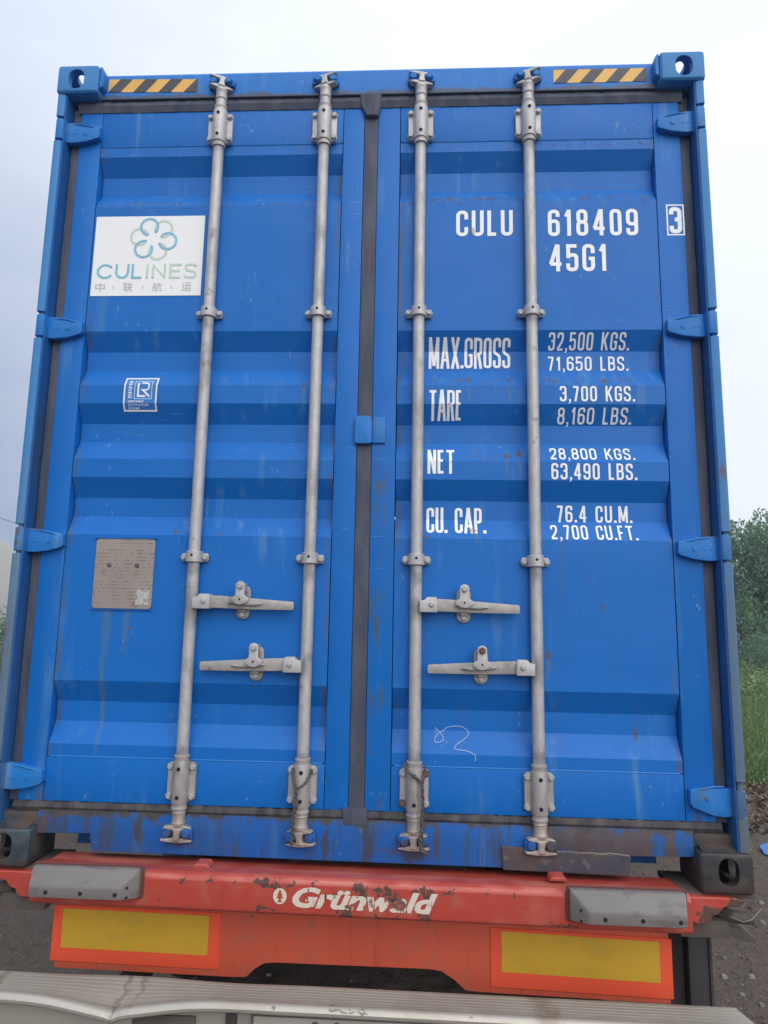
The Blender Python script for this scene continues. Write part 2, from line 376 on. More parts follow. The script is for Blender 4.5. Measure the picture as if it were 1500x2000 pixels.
# ------------------------------------------------------------------ lettering built from strokes
def rounded(pts, r, closed=False, only=None, n=4):
    pts = [Vector((p[0], p[1])) for p in pts]; out = []; N = len(pts)
    for i, p in enumerate(pts):
        if (not closed and i in (0, N - 1)) or r <= 0 or (only is not None and i not in only): out.append(p); continue
        a, c = pts[i - 1], pts[(i + 1) % N]; d1, d2 = (a - p), (c - p)
        rr = min(r, d1.length * .5, d2.length * .5); q0, q1 = p + d1.normalized() * rr, p + d2.normalized() * rr
        for k in range(n + 1):
            t = k / n; out.append(q0 * (1 - t) ** 2 + p * (2 * t * (1 - t)) + q1 * t * t)
    return out
def stroke(bm, pts, t, y, closed=False, cap=False):
    raw = [Vector((p[0], p[1])) for p in pts]; pts = []
    for p in raw:
        if not pts or (p - pts[-1]).length > 2e-5: pts.append(p)
    if closed and (pts[0] - pts[-1]).length < 2e-5: pts.pop()
    N = len(pts); Lv = []; Rv = []
    for i, p in enumerate(pts):
        a = pts[i - 1] if (i > 0 or closed) else None; c = pts[(i + 1) % N] if (i < N - 1 or closed) else None
        d1 = (p - a).normalized() if a is not None else None; d2 = (c - p).normalized() if c is not None else None
        if d1 is None: d1 = d2
        if d2 is None: d2 = d1
        n1, n2 = Vector((-d1.y, d1.x)), Vector((-d2.y, d2.x)); nn = n1 + n2
        nn = nn.normalized() if nn.length > 1e-6 else n1
        k = min(1 / max(nn.dot(n1), .2), 1.9) * t / 2
        Lv.append(bm.verts.new((p.x + nn.x * k, y, p.y + nn.y * k))); Rv.append(bm.verts.new((p.x - nn.x * k, y, p.y - nn.y * k)))
    for i in range(N if closed else N - 1):
        j = (i + 1) % N; bm.faces.new((Lv[i], Lv[j], Rv[j], Rv[i]))
    if cap and not closed:
        for e, o in ((0, 1), (N - 1, N - 2)):
            d = (pts[e] - pts[o]).normalized(); nrm = Vector((-d.y, d.x)); fan = [Lv[e]] if e else [Rv[e]]
            s = 1 if e else -1
            for k in range(1, 6):
                a = math.pi * k / 6; q = pts[e] + (nrm * math.cos(a) * s + d * math.sin(a)) * t / 2
                fan.append(bm.verts.new((q.x, y, q.y)))
            fan.append(Rv[e] if e else Lv[e]); bm.faces.new(fan)
# glyph: width, list of (points, rounded corners or None = all, closed)
O_ = [([(0, 0), (1, 0), (1, 1), (0, 1)], None, True)]
GL = {
 'A': (.52, [([(-.02, -.07), (.47, 1.07)], [], False), ([(.53, 1.07), (1.02, -.07)], [], False), ([(.17, .27), (.83, .27)], [], False)]),
 'B': (.46, [([(0, -.07), (0, 1.07)], [], False), ([(0, 1), (.94, 1), (.94, .52), (0, .52)], [1, 2], False), ([(.2, .52), (1, .52), (1, 0), (0, 0)], [1, 2], False)]),
 'C': (.46, [([(1, .67), (1, 1), (0, 1), (0, 0), (1, 0), (1, .33)], None, False)]),
 'D': (.46, [([(0, 0), (1, 0), (1, 1), (0, 1)], [1, 2], True)]),
 'E': (.40, [([(1, 1), (0, 1), (0, 0), (1, 0)], [], False), ([(0, .52), (.86, .52)], [], False)]),
 'F': (.40, [([(1, 1), (0, 1), (0, -.06)], [], False), ([(0, .5), (.86, .5)], [], False)]),
 'G': (.47, [([(1, .68), (1, 1), (0, 1), (0, 0), (1, 0), (1, .46), (.52, .46)], [1, 2, 3, 4], False)]),
 'H': (.46, [([(0, -.06), (0, 1.06)], [], False), ([(1, -.06), (1, 1.06)], [], False), ([(0, .5), (1, .5)], [], False)]),
 'I': (.13, [([(.5, -.07), (.5, 1.07)], [], False)]),
 'K': (.48, [([(0, -.07), (0, 1.07)], [], False), ([(1, 1.06), (.08, .38)], [], False), ([(.36, .6), (1.02, -.06)], [], False)]),
 'L': (.38, [([(0, 1.07), (0, 0), (1.1, 0)], [], False)]),
 'M': (.60, [([(0, -.07), (0, 1.07)], [], False), ([(1, -.07), (1, 1.07)], [], False), ([(.03, 1.07), (.49, .04)], [], False), ([(.97, 1.07), (.51, .04)], [], False)]),
 'N': (.47, [([(0, -.07), (0, 1.07)], [], False), ([(1, -.07), (1, 1.07)], [], False), ([(.02, 1.07), (.98, -.07)], [], False)]),
 'O': (.46, O_), '0': (.46, O_),
 'P': (.45, [([(0, -.07), (0, 1), (1, 1), (1, .45), (0, .45)], [2, 3], False)]),
 'R': (.47, [([(0, -.07), (0, 1), (1, 1), (1, .5), (0, .5)], [2, 3], False), ([(.6, .5), (1.0, -.07)], [], False)]),
 'S': (.46, [([(1, .74), (1, 1), (0, 1), (0, .55), (1, .45), (1, 0), (0, 0), (0, .26)], None, False)]),
 'T': (.46, [([(-.20, 1), (1.20, 1)], [], False), ([(.5, 1), (.5, -.07)], [], False)]),
 'U': (.46, [([(0, 1.07), (0, 0), (1, 0), (1, 1.07)], None, False)]),
 'X': (.50, [([(0, -.07), (1, 1.07)], [], False), ([(0, 1.07), (1, -.07)], [], False)]),
 '1': (.30, [([(.78, -.07), (.78, 1.07)], [], False), ([(0, .76), (.72, 1.02)], [], False)]),
 '2': (.46, [([(0, .72), (0, 1), (1, 1), (1, .56), (0, .03)], [1, 2, 3], False), ([(-.08, 0), (1.08, 0)], [], False)]),
 '3': (.46, [([(0, .76), (0, 1), (1, 1), (1, .53), (.4, .53)], [1, 2, 3], False), ([(.4, .53), (1, .53), (1, 0), (0, 0), (0, .25)], [1, 2, 3], False)]),
 '4': (.50, [([(.76, -.07), (.76, 1.07)], [], False), ([(.70, 1.06), (.0, .24)], [], False), ([(-.06, .24), (1.12, .24)], [], False)]),
 '5': (.46, [([(1.06, 1), (.03, 1), (.03, .48)], [], False), ([(.03, .54), (.22, .615), (1, .615), (1, 0), (0, 0), (0, .26)], [1, 2, 3, 4], False)]),
 '6': (.46, [([(0, 0), (1, 0), (1, .58), (0, .58)], None, True), ([(1, .76), (1, 1), (0, 1), (0, .3)], None, False)]),
 '7': (.44, [([(-.08, 1), (1.06, 1)], [], False), ([(.96, 1), (.36, -.07)], [], False)]),
 '8': (.46, [([(.04, .53), (.96, .53), (.96, 1), (.04, 1)], None, True), ([(0, 0), (1, 0), (1, .53), (0, .53)], None, True)]),
 '9': (.46, [([(0, .42), (1, .42), (1, 1), (0, 1)], None, True), ([(0, .24), (0, 0), (1, 0), (1, .7)], None, False)]),
 '.': (.13, [([(.5, -.5), (.5, .62)], [], 'dot')]), ',': (.13, [([(.5, -.5), (.5, .62)], [], 'comma')]), ' ': (.30, []),
}
def text_bm(bm, s, x0, x1, z0, z1, y, t=.135, gap=.13, cap=False, radius=.24):
    """fit the string into the box; uniform stroke width t (in heights)"""
    H = z1 - z0; adv = [GL[c][0] for c in s]; tot = sum(adv) + gap * (len(s) - 1); kx = (x1 - x0) / (tot * H)
    x = x0; T = t * H; lay = 0; cuts = []
    for c, w in zip(s, adv):
        w_ = w * H * kx; ox, oz, sw, sh = x + T / 2, z0 + T / 2, max(w_ - T, .0001), H - T
        if c in '.,':
            mx = x + w_ / 2; d = T * .58
            vs = [(mx - d, z0 + 2 * d), (mx + d, z0 + 2 * d), (mx + d, z0), (mx - d, z0)]
            if c == ',': vs = [(mx - d, z0 + 2 * d), (mx + d, z0 + 2 * d), (mx + d, z0), (mx - d * .2, z0 - 1.9 * d), (mx - d, z0 - 1.9 * d), (mx - .1 * d, z0)]
            bm.faces.new([bm.verts.new((a, y, b)) for a, b in vs])
        else:
            for pts, only, closed in GL[c][1]:
                q = [(ox + p[0] * sw, oz + p[1] * sh) for p in pts]
                rad = radius * H if (only is None or only) else 0
                stroke(bm, rounded(q, rad, closed, only), T, y - .00008 * (lay % 7), closed, cap); lay += 1
        if c == ' ': cuts.append(x + w_ / 2)
        x += w_ + gap * H * kx
    return cuts

# the corrugated outer surface of the doors: (z, y)
YD, YI = .060, .096
PROF = [(2.585, YD), (2.544, YD), (2.480, YI), (2.403, YI), (2.337, YD), (1.838, YD), (1.771, YI), (1.698, YI), (1.632, YD), (1.564, YD), (1.495, YI), (1.428, YI),
        (1.358, YD), (1.291, YD), (1.221, YI), (1.154, YI), (1.085, YD), (.584, YD), (.512, YI), (.445, YI), (.376, YD), (.337, YD)]
def ysurf(z):
    for (a, ya), (b, yb) in zip(PROF, PROF[1:]):
        if b <= z <= a: return ya + (yb - ya) * (a - z) / (a - b)
    return YD
def drape(bm, off):
    """lay a flat sheet drawn at y=0 on the corrugated door"""
    for z, _ in PROF:
        bmesh.ops.bisect_plane(bm, geom=bm.verts[:] + bm.edges[:] + bm.faces[:], plane_co=(0, 0, z), plane_no=(0, 0, 1))
    for v in bm.verts: v.co.y += ysurf(v.co.z) - off
def face_out(bm):
    for f in bm.faces:
        f.normal_update()
        if f.normal.y > 0: f.normal_flip()
def flat(name, bm, mat, parent, label=None):
    face_out(bm); me = bpy.data.meshes.new(name); bm.to_mesh(me); bm.free(); me.materials.append(mat)
    o = bpy.data.objects.new(name, me); col.objects.link(o); o.parent = parent
    if label: o['label'] = label
    return o
def quad(bm, pts, y=0.0): return bm.faces.new([bm.verts.new((p[0], y, p[1])) for p in pts])

# ================================================================== THE CONTAINER
con = empty("shipping_container", (0, 0, ZB), "tall blue steel shipping container with white lettering seen from its door end", "container")
HC, HW, LEN = 2.896, 1.219, 12.19

def boolean(target, cutters):
    for c in cutters:
        md = target.modifiers.new("cut", 'BOOLEAN'); md.object = c; md.operation = 'DIFFERENCE'; md.solver = 'EXACT'
    dg = bpy.context.evaluated_depsgraph_get(); me = bpy.data.meshes.new_from_object(target.evaluated_get(dg))
    old = target.data; target.modifiers.clear(); target.data = me; bpy.data.meshes.remove(old)
    for c in cutters: m = c.data; bpy.data.objects.remove(c); bpy.data.meshes.remove(m)
    for p in me.polygons: p.use_smooth = True
    me.set_sharp_from_angle(angle=R(30))
def casting(sx, y0, y1, z0, top):
    xa, xb = sorted((sx * (HW - .162), sx * HW)); yo = y0 if y0 < y1 else y1
    bm = B(); box(bm, xa, xb, min(y0, y1), max(y0, y1), z0, z0 + .118, .016, 3)
    o = finish("corner_casting", bm, CAST, con)
    cs = []
    t = .028; yc = (y0 + y1) / 2; xc = (xa + xb) / 2; zc = z0 + .059
    bm = B(); box(bm, xa + t * .6, xb - t, min(y0, y1) + t, max(y0, y1) - t * .7, z0 + t * .9, z0 + .118 - t * .9); cs.append(finish("c", bm, CAST, con))
    d = 1 if y1 > y0 else -1
    bm = B(); prism(bm, oval(xc + sx * .004, zc - (0.003 if top else -.006), .0315, .0415), 'y', y0 - d * .01, y0 + d * .06); cs.append(finish("c", bm, CAST, con))
    bm = B(); prism(bm, oval(yc, zc, .030, .040), 'x', sx * (HW + .01), sx * (HW - .06)); cs.append(finish("c", bm, CAST, con))
    zz = (z0 + .07, z0 + .13) if top else (z0 - .01, z0 + .05)
    bm = B(); prism(bm, [(xc + .034 * math.cos(a * math.pi / 10), yc + (.060 if abs(math.sin(a * math.pi / 10)) > .5 else .05) * math.sin(a * math.pi / 10)) for a in range(20)], 'z', *zz); cs.append(finish("c", bm, CAST, con))
    boolean(o, cs)
    return o
for sx in (-1, 1):
    for top in (0, 1):
        z0 = (HC - .118) if top else 0
        casting(sx, 0, .178, z0, top); casting(sx, LEN, LEN - .178, z0, top)

# corner posts, broken at each hinge
HZ = (2.633, 1.843, 1.061, .274)
for sx in (-1, 1):
    bm = B(); cuts = [HC - .118] + [v for h in HZ for v in (h + .052, h - .050)] + [.118]
    for a, b in zip(cuts[0::2], cuts[1::2]):
        X = lambda v: sx * v
        pts = [(X(1.1835), .0125), (X(1.206), .006), (X(1.2135), .012), (X(1.215), .03), (X(1.215), .17), (X(1.206), .17), (X(1.206), .026), (X(1.1835), .022)]
        prism(bm, pts, 'z', b, a, .002, 1)
    post = finish("corner_post", bm, POST, con)
    bm = B(); box(bm, *sorted((sx * 1.1775, sx * 1.1832)), .0135, .121, .118, HC - .118, .002, 1); box(bm, *sorted((sx * 1.120, sx * 1.177)), .112, .1195, .118, HC - .118)
    finish("post_web", bm, WEB, post)
    # knuckles of the hinge pins standing in the gaps
    bm = B()
    for h in HZ: tube(bm, [(sx * 1.199, .028, h - .055), (sx * 1.199, .028, h + .056)], .0105, 14)
    finish_each("hinge_pin", bm, POST, post)

# header with gusset ends, roof edge and warning stripes
bm = B()
prism(bm, [(.045, 2.780), (.045, 2.878), (.050, 2.888), (.115, 2.893), (.115, 2.780)], 'x', -1.058, 1.058, .0015, 1)
head = finish("door_header", bm, HEAD, con)
bm = B()
for sx in (-1, 1):
    prism(bm, [(sx * 1.0565, 2.80), (sx * 1.0565, 2.894), (sx * 1.050, 2.894), (sx * 1.040, 2.875), (sx * 1.040, 2.81)], 'y', .010, .12, .003, 1)
finish_each("gusset", bm, HEAD, head)
bm = B(); box(bm, -1.115, 1.115, .1155, .135, 2.735, 2.86); finish("back_plate", bm, WEB, head)
for (xa, xb, zl, zr) in ((-1.035, -.683, 2.839, 2.832), (.677, 1.021, 2.837, 2.837)):
    hz = .0278; dz = lambda x: zl + (zr - zl) * (x - xa) / (xb - xa)
    bm = B(); quad(bm, [(xa, dz(xa) - hz), (xb, dz(xb) - hz), (xb, dz(xb) + hz), (xa, dz(xa) + hz)], .0438)
    ws = flat("warning_strip", bm, YEL, con); p = (xb - xa) / 3.55
    for k in range(4):
        u = xa + .045 * (xb - xa) / .345 + k * p; s = .043; q = [(u - .045, -hz), (u + .0 + .003, -hz), (u + .048, hz), (u + .0, hz)]
        q = [(min(max(a, xa), xb), b) for a, b in q]
        if k == 3: q = [(u - .045, -hz), (xb, -hz), (xb, hz), (min(u + .003, xb), hz)]
        bm = B(); quad(bm, [(a, dz(a) + b) for a, b in q], .0428); flat("stripe", bm, BLK, ws)

# sill: raised at both ends, rusted reinforcement on the right
bm = B()
pts = [(-1.058, .168), (-1.058, .094), (-1.008, .096), (-.878, .099), (-.868, .045), (.854, .038), (.863, .087), (1.058, .091), (1.058, .168)]
prism(bm, pts, 'y', .045, .12, .003, 2)
sill = finish("door_sill", bm, SILL, con)
bm = B()
for sx in (-1, 1):
    box(bm, *sorted((sx * .905, sx * 1.045)), .24, .262, .034, .10); prism(bm, [(sx * .86, .10), (sx * .93, .10), (sx * .985, .056), (sx * .99, .02), (sx * .86, .02)], 'y', .19, .21)
finish_each("gusset", bm, WEB, sill)
bm = B(); box(bm, -1.07, 1.07, .08, .119, .1685, .205); finish("sill_step", bm, WEB, sill)
for sx in (-1, 1):
    bm = B(); box(bm, *sorted((sx * 1.0585, sx * 1.177)), .048, .12, .1185, .160, .003); prism(bm, [(.012, .1185), (.05, .1185), (.05, .132)], 'x', *sorted((sx * 1.07, sx * 1.176))); finish("sill_end", bm, CAST, sill)
m = Mat("bare_rusted_steel", .75)
c = m.mix(m.ramp(m.noise(9, 5), .35, .62), (0.050, 0.052, 0.075), (0.115, 0.075, 0.06)); c = m.mix(m.math('MULTIPLY', m.ramp(m.noise(24, 5, off=5), .58, .66), .7), c, (0.14, 0.125, 0.11)); m.bump(m.noise(40, 4), .4, .006)
RUSTED = m.out(c)
bm = B(); prism(bm, [(.458, .106), (.54, .104), (.60, .094), (.852, .090), (.856, .031), (.462, .036)], 'y', .036, .0445, .002, 1); finish("patch_plate", bm, RUSTED, con, label="bare rusted patch plate welded over the right half of the sill")
bm = B(); tube(bm, [(.56 + i * .0295, .039 + .002 * random.random(), .0965 - .005 * (i / 10) + random.uniform(-.002, .002)) for i in range(11)], [.0035 + random.uniform(-.0012, .0015) for _ in range(11)], 6); finish("weld_bead", bm, galvanised("weld_metal", (0.15, 0.13, 0.12), .8), con)

# rest of the body: corrugated sides, roof, front
def corr(L0, L1, pitch=.278, d=.036):
    out = []; x = L0
    while x < L1 - pitch:
        out += [(x, 0), (x + .072, 0), (x + .140, d), (x + .210, d)]; x += pitch
    return out + [(L1, 0)]
for sx in (-1, 1):
    bm = B(); P = corr(.17, LEN - .17); t = [bm.verts.new((sx * (1.213 - d), y, 2.80)) for y, d in P]; b = [bm.verts.new((sx * (1.213 - d), y, .16)) for y, d in P]
    for i in range(len(P) - 1): bm.faces.new((t[i], t[i + 1], b[i + 1], b[i]))
    finish("side_wall", bm, BODY, con)
    bm = B(); box(bm, *sorted((sx * 1.16, sx * 1.2135)), .178, LEN - .178, 2.80, 2.872, .004); finish("top_rail", bm, BODY, con)
    bm = B(); box(bm, *sorted((sx * 1.16, sx * 1.2125)), .178, LEN - .178, .012, .16, .004); finish("bottom_rail", bm, BODY, con)
    bm = B(); box(bm, *sorted((sx * 1.10, sx * 1.2135)), LEN - .15, LEN - .005, .118, HC - .118, .004); finish("corner_post", bm, BODY, con)
bm = B(); P = corr(.12, LEN - .17, .209, .02); t = [bm.verts.new((-1.16, y, 2.866 - d)) for y, d in P]; b = [bm.verts.new((1.16, y, 2.866 - d)) for y, d in P]
for i in range(len(P) - 1): bm.faces.new((t[i], t[i + 1], b[i + 1], b[i]))
finish("roof", bm, BODY, con)
bm = B(); box(bm, -1.16, 1.16, LEN - .05, LEN - .03, .1, 2.83); finish("front_wall", bm, BODY, con)
bm = B(); box(bm, -1.16, 1.16, .12, LEN - .05, .13, .17)
for i in range(30): box(bm, -1.16, 1.16, .45 + i * .39, .50 + i * .39, .02, .129)
finish("floor", bm, RUSTED, con)

# door rubber
def ragged_strip(bm, pts, half, y, thick, wob):
    pass
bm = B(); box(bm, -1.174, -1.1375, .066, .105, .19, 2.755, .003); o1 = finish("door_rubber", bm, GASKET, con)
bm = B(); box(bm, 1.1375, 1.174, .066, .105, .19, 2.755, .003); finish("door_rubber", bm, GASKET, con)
bm = B(); n = 150
for (z0, z1, amp, nm) in ((2.731, 2.779, .004, 'top'), (.160, .192, .004, 'low')):
    bm = B(); prev = None
    for i in range(n + 1):
        x = -1.15 + 2.3 * i / n; a = random.uniform(-amp, amp) * .6; b = random.uniform(-amp, amp) * .2; yb = random.uniform(0, .002)
        y0 = .047 if nm == 'top' else .046
        if nm == 'top': b, a = b, a
        col_ = [bm.verts.new((x, .095, z1 + a)), bm.verts.new((x, y0 + .008 + yb, z1 + a)), bm.verts.new((x, y0 + yb, (z0 + z1) / 2)), bm.verts.new((x, y0 + .008 + yb, z0 + b)), bm.verts.new((x, .095, z0 + b))]
        if prev:
            for k in range(4): bm.faces.new((prev[k], prev[k + 1], col_[k + 1], col_[k]))
        prev = col_
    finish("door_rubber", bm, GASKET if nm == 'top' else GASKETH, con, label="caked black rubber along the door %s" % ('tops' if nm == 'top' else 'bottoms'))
bm = B(); box(bm, -.0335, .0185, .061, .105, .195, 2.735, .004); prism(bm, [(-.052, 2.785), (.030, 2.785), (.026, 2.725), (.0185, 2.69), (-.028, 2.69), (-.048, 2.74)], 'y', .043, .07, .003, 1); box(bm, -.05, .03, .043, .07, .152, .203, .004)
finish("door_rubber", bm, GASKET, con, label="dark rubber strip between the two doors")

# doors -----------------------------------------------------------
def make_door(side):
    xs = (-1.139, -1.052, -.1145, -.0345) if side < 0 else (.0195, .1045, 1.041, 1.137)
    x0, x1, x2, x3 = xs; zt, zb = 2.733, .193
    bm = B(); g = .0022
    box(bm, x0, x1 - g, YD - .001, YD + .045, zb, zt, .002); box(bm, x2 + g, x3, YD - .001, YD + .045, zb, zt, .002)
    box(bm, x1, x2, YD - .001, YD + .045, 2.588, zt, .002); box(bm, x1, x2, YD - .001, YD + .045, zb, .334, .002)
    d = finish("door", bm, FRAME, con, label=("left" if side < 0 else "right") + " leaf of the container doors")
    bm = B(); sub = 10; rows = []
    for i, (z, y) in enumerate(PROF):
        rows.append([bm.verts.new((x1 + .0005 + (x2 - x1 - .001) * k / sub, y + .0006, z)) for k in range(sub + 1)])
    for a, b in zip(rows, rows[1:]):
        for k in range(sub): bm.faces.new((a[k], a[k + 1], b[k + 1], b[k]))
    # soften the folds of the pressed sheet
    es = [e for e in bm.edges if len(e.link_faces) == 2 and e.calc_face_angle(0) > .2]
    bmesh.ops.bevel(bm, geom=es, offset=.008, segments=3, profile=.5, affect='EDGES')
    p = flat("door_panel", bm, DOORL if side < 0 else DOORR, d)
    bm = B()      # weld bead round the sheet
    for z in (2.5865, .3355): tube(bm, [(x1 + .01, YD + .001, z), (x2 - .01, YD + .001, z)], .0032, 6)
    finish_each("weld_bead", bm, HINGE, d)
    for h in HZ:
        sx = side; bm = B()
        px = [(1.205, .040), (1.188, .041), (1.150, .039), (1.085, .028), (1.052, .022), (1.050, -.016), (1.056, -.024), (1.10, -.037), (1.150, -.043), (1.188, -.041), (1.205, -.037)]
        if h < .3 and side > 0: px = [(1.205, .022), (1.182, .026), (1.10, .026), (1.058, .022), (1.050, .016), (1.050, -.022), (1.058, -.034), (1.12, -.056), (1.158, -.060), (1.182, -.056), (1.205, -.050)]
        prism(bm, [(sx * min(a, 1.178), h + b) for a, b in px], 'y', .034, .0585, .004, 2)
        kt, kb = px[1][1], px[-2][1]
        prism(bm, [(sx * 1.1765, .058), (sx * 1.1765, .020), (sx * 1.184, .0095), (sx * 1.197, .0075), (sx * 1.208, .010), (sx * 1.2145, .018), (sx * 1.2145, .058)], 'z', h + kb, h + kt, .003, 2)
        # raised upper rib and cast marks
        tube(bm, [(sx * 1.155, .0345, h + .033), (sx * 1.12, .0335, h + .031), (sx * 1.085, .0342, h + .023), (sx * 1.066, .036, h + .018)], [.002, .0035, .0035, .001], 6)
        
        for k in range(3): box(bm, *sorted((sx * (1.135 + k * .018), sx * (1.145 + k * .018))), .0325, .038, h - .008, h - .004, .001, 1)
        lathe(bm, (sx * 1.104, .036, h - .004), (0, -1, 0), [(0, .010), (.0045, .0085), (.005, .004)], 12)
        finish("hinge", bm, HINGE, d)
    return d
dl, dr = make_door(-1), make_door(1)
# overlap plate at the middle of the right door
bm = B(); prism(bm, rrect(-.041, .020, 1.414, 1.514, .010), 'y', .040, .0585, .004, 2); box(bm, .0205, .067, .050, .0588, 1.418, 1.512, .003); finish("lock_plate", bm, HINGE, dr)

# lettering on the right door
def lettering(s, x0, x1, z0, z1, t, gap=.13):
    bm = B(); cuts = text_bm(bm, s, x0, x1, z0, z1, 0, t, gap); drape(bm, .0003)
    for a, b in zip([-9] + cuts, cuts + [9]):        # one object per word
        b2 = bm.copy(); bmesh.ops.delete(b2, geom=[v for v in b2.verts if not a < v.co.x < b], context='VERTS'); flat("lettering", b2, LETTER, dr)
    bm.free()
lettering("CULU", .314, .521, 2.202, 2.304, .132, .14)
lettering("618409", .648, .972, 2.1985, 2.303, .132, .17)
lettering("45G1", .649, .856, 2.0605, 2.166, .132, .15)
lettering("MAX.GROSS", .2175, .511, 1.7085, 1.8145, .092, .075)
lettering("32,500 KGS.", .6455, .932, 1.774, 1.8305, .122, .14)
lettering("71,650 LBS.", .6435, .929, 1.699, 1.752, .125, .14)
lettering("TARE", .2195, .3365, 1.511, 1.614, .092, .06)
lettering("3,700 KGS.", .677, .936, 1.5735, 1.6295, .125, .14)
lettering("8,160 LBS.", .672, .929, 1.4995, 1.553, .122, .14)
lettering("NET", .2155, .310, 1.312, 1.4015, .108, .08)
lettering("28,800 KGS.", .641, .931, 1.366, 1.4115, .13, .14)
lettering("63,490 LBS.", .6425, .933, 1.2945, 1.352, .125, .14)
lettering("CU. CAP.", .2135, .4185, 1.1055, 1.197, .105, .08)
lettering("76.4 CU.M.", .664, .922, 1.1505, 1.209, .125, .14)
lettering("2,700 CU.FT.", .6385, .930, 1.087, 1.1395, .125, .14)
bm = B(); text_bm(bm, "3", 1.0835, 1.128, 2.2035, 2.3065, 0, .15)
stroke(bm, [(1.0765, 2.1985), (1.1345, 2.1985), (1.1345, 2.3145), (1.0765, 2.3145)], .005, 0, True)
for v in bm.verts: v.co.y += YD - .0016
flat("lettering", bm, LETTER, dr, "boxed check digit 3 on the door stile")
# scribbles in chalk
CHALK = plain("chalk", (0.34, 0.46, 0.72), .8, var=.35, scale=60)
CHALK2 = plain("faint_chalk", (0.045, 0.19, 0.52), .8, var=.35, scale=60)
def U(px, py):       # helper for the scribble: grid units of a 150 x 112 sketch to metres
    return (.247 + (px - 47) * .00179, .493 - (py * 1.067 - 20) * .001565)
bm = B()
k1 = [(47, 42), (50, 45), (56, 51), (61, 56), (63, 61), (62, 65), (57, 68), (49, 69), (46, 66), (47, 61), (51, 55), (57, 51), (64, 47), (67, 44), (70, 41)]
k2 = [(70, 41), (78, 39), (88, 38), (97, 39), (104, 43), (109, 48), (110, 53), (105, 59), (95, 66), (86, 72), (82, 78), (86, 80), (100, 81), (112, 84), (119, 88), (121, 93), (120, 100)]
k0 = [(57, 8), (50, 12), (44, 18), (43, 26), (44, 34), (47, 42)]
stroke(bm, rounded([U(*p) for p in k1], .008), .0024, 0); stroke(bm, rounded([U(*p) for p in k2], .008), .0024, -.0002); drape(bm, .0014); flat("chalk_mark", bm, CHALK, dr)
bm = B(); stroke(bm, rounded([U(*p) for p in k0], .008), .002, 0); drape(bm, .0014); flat("chalk_mark", bm, CHALK2, dr)
bm = B()
stroke(bm, [(.199, .703), (.215, .765), (.222, .766), (.226, .713)], .0022, 0); stroke(bm, [(.207, .735), (.223, .737)], .0022, -.0002)
stroke(bm, rounded([(.197, .70), (.19, .75), (.20, .785), (.225, .80), (.25, .785)], .02), .002, -.0003); stroke(bm, rounded([(.203, .697), (.225, .692), (.245, .705)], .01), .0022, -.0005)
drape(bm, .0014); flat("chalk_mark", bm, CHALK2, dr)

# company sticker --------------------------------------------------
bm = B(); quad(bm, [(-1.044, 1.9765), (-.6265, 1.9765), (-.6265, 2.296), (-1.044, 2.296)], YD - .0010)
stk = flat("company_sticker", bm, STICK, con)
def ring_arc(cx, cz, r, a0, a1, n=22): return [(cx + r * math.cos(R(a0 + (a1 - a0) * i / n)), cz + r * math.sin(R(a0 + (a1 - a0) * i / n))) for i in range(n + 1)]
ecx, ecz = -.818, 2.203
for k in range(6):
    ang = 110 - 60 * k; bx, bz = ecx + .0555 * math.cos(R(ang)), ecz + .0525 * math.sin(R(ang))
    bm = B(); stroke(bm, ring_arc(bx, bz, .0325, ang - 150, ang + 150), .0085, YD - (.0022 if k % 2 == 0 else .0018), cap=True)
    flat("emblem_ring", bm, S_BLUE if k % 2 == 0 else S_GREEN, stk)
def caps(items, z0, z1, t, y, mat):
    bm = B(); H = z1 - z0; lay = 0
    for (c, x0, x1) in items:
        w = x1 - x0
        if c == 'C': st = [[(x0 + w / 2 + w / 2 * 1.08 * math.cos(R(a)), (z0 + z1) / 2 + (H - t) / 2 * math.sin(R(a))) for a in range(42, 319, 12)]]
        elif c == 'U': st = [[(x0, z1 - t / 2)] + [(x0 + w / 2 - w / 2 * math.cos(R(a)), z0 + t / 2 + w / 2 - w / 2 * math.sin(R(a))) for a in range(0, 181, 15)] + [(x1, z1 - t / 2)]]
        elif c == 'S': st = [rounded([(x1, z1 - H * .16), (x1 - w * .15, z1 - t / 2), (x0 + w * .05, z1 - t / 2), (x0 + w * .05, z0 + H * .56), (x1, z0 + H * .44), (x1, z0 + t / 2), (x0 + w * .15, z0 + t / 2), (x0 - w * .05, z0 + H * .17)], H * .24)]
        else: st = [[(x0 + p[0] * w, z0 + t / 2 + p[1] * (H - t)) for p in q] for q in {'L': [[(0, 1), (0, 0), (1, 0)]], 'I': [[(0, 0), (0, 1)]], 'N': [[(0, 0), (0, 1), (1, 0), (1, 1)]], 'E': [[(1, 1), (0, 1), (0, 0), (1, 0)], [(0, .5), (.9, .5)]]}[c]]
        for q in st: stroke(bm, q, t, y - .0002 * (lay % 3), cap=True); lay += 1
    flat("lettering", bm, mat, stk)
sx_ = lambda px: -1.044 + (px - 150) * .4175 / 1167     # sticker sketch column to metres
caps([('C', sx_(218), sx_(366)), ('U', sx_(410), sx_(535)), ('L', sx_(583), sx_(672))], 2.044, 2.103, .0085, YD - .0018, S_BLUE)
caps([('I', sx_(738), sx_(738)), ('N', sx_(800), sx_(925)), ('E', sx_(985), sx_(1085)), ('S', sx_(1140), sx_(1248))], 2.044, 2.103, .0085, YD - .0018, S_GREEN)
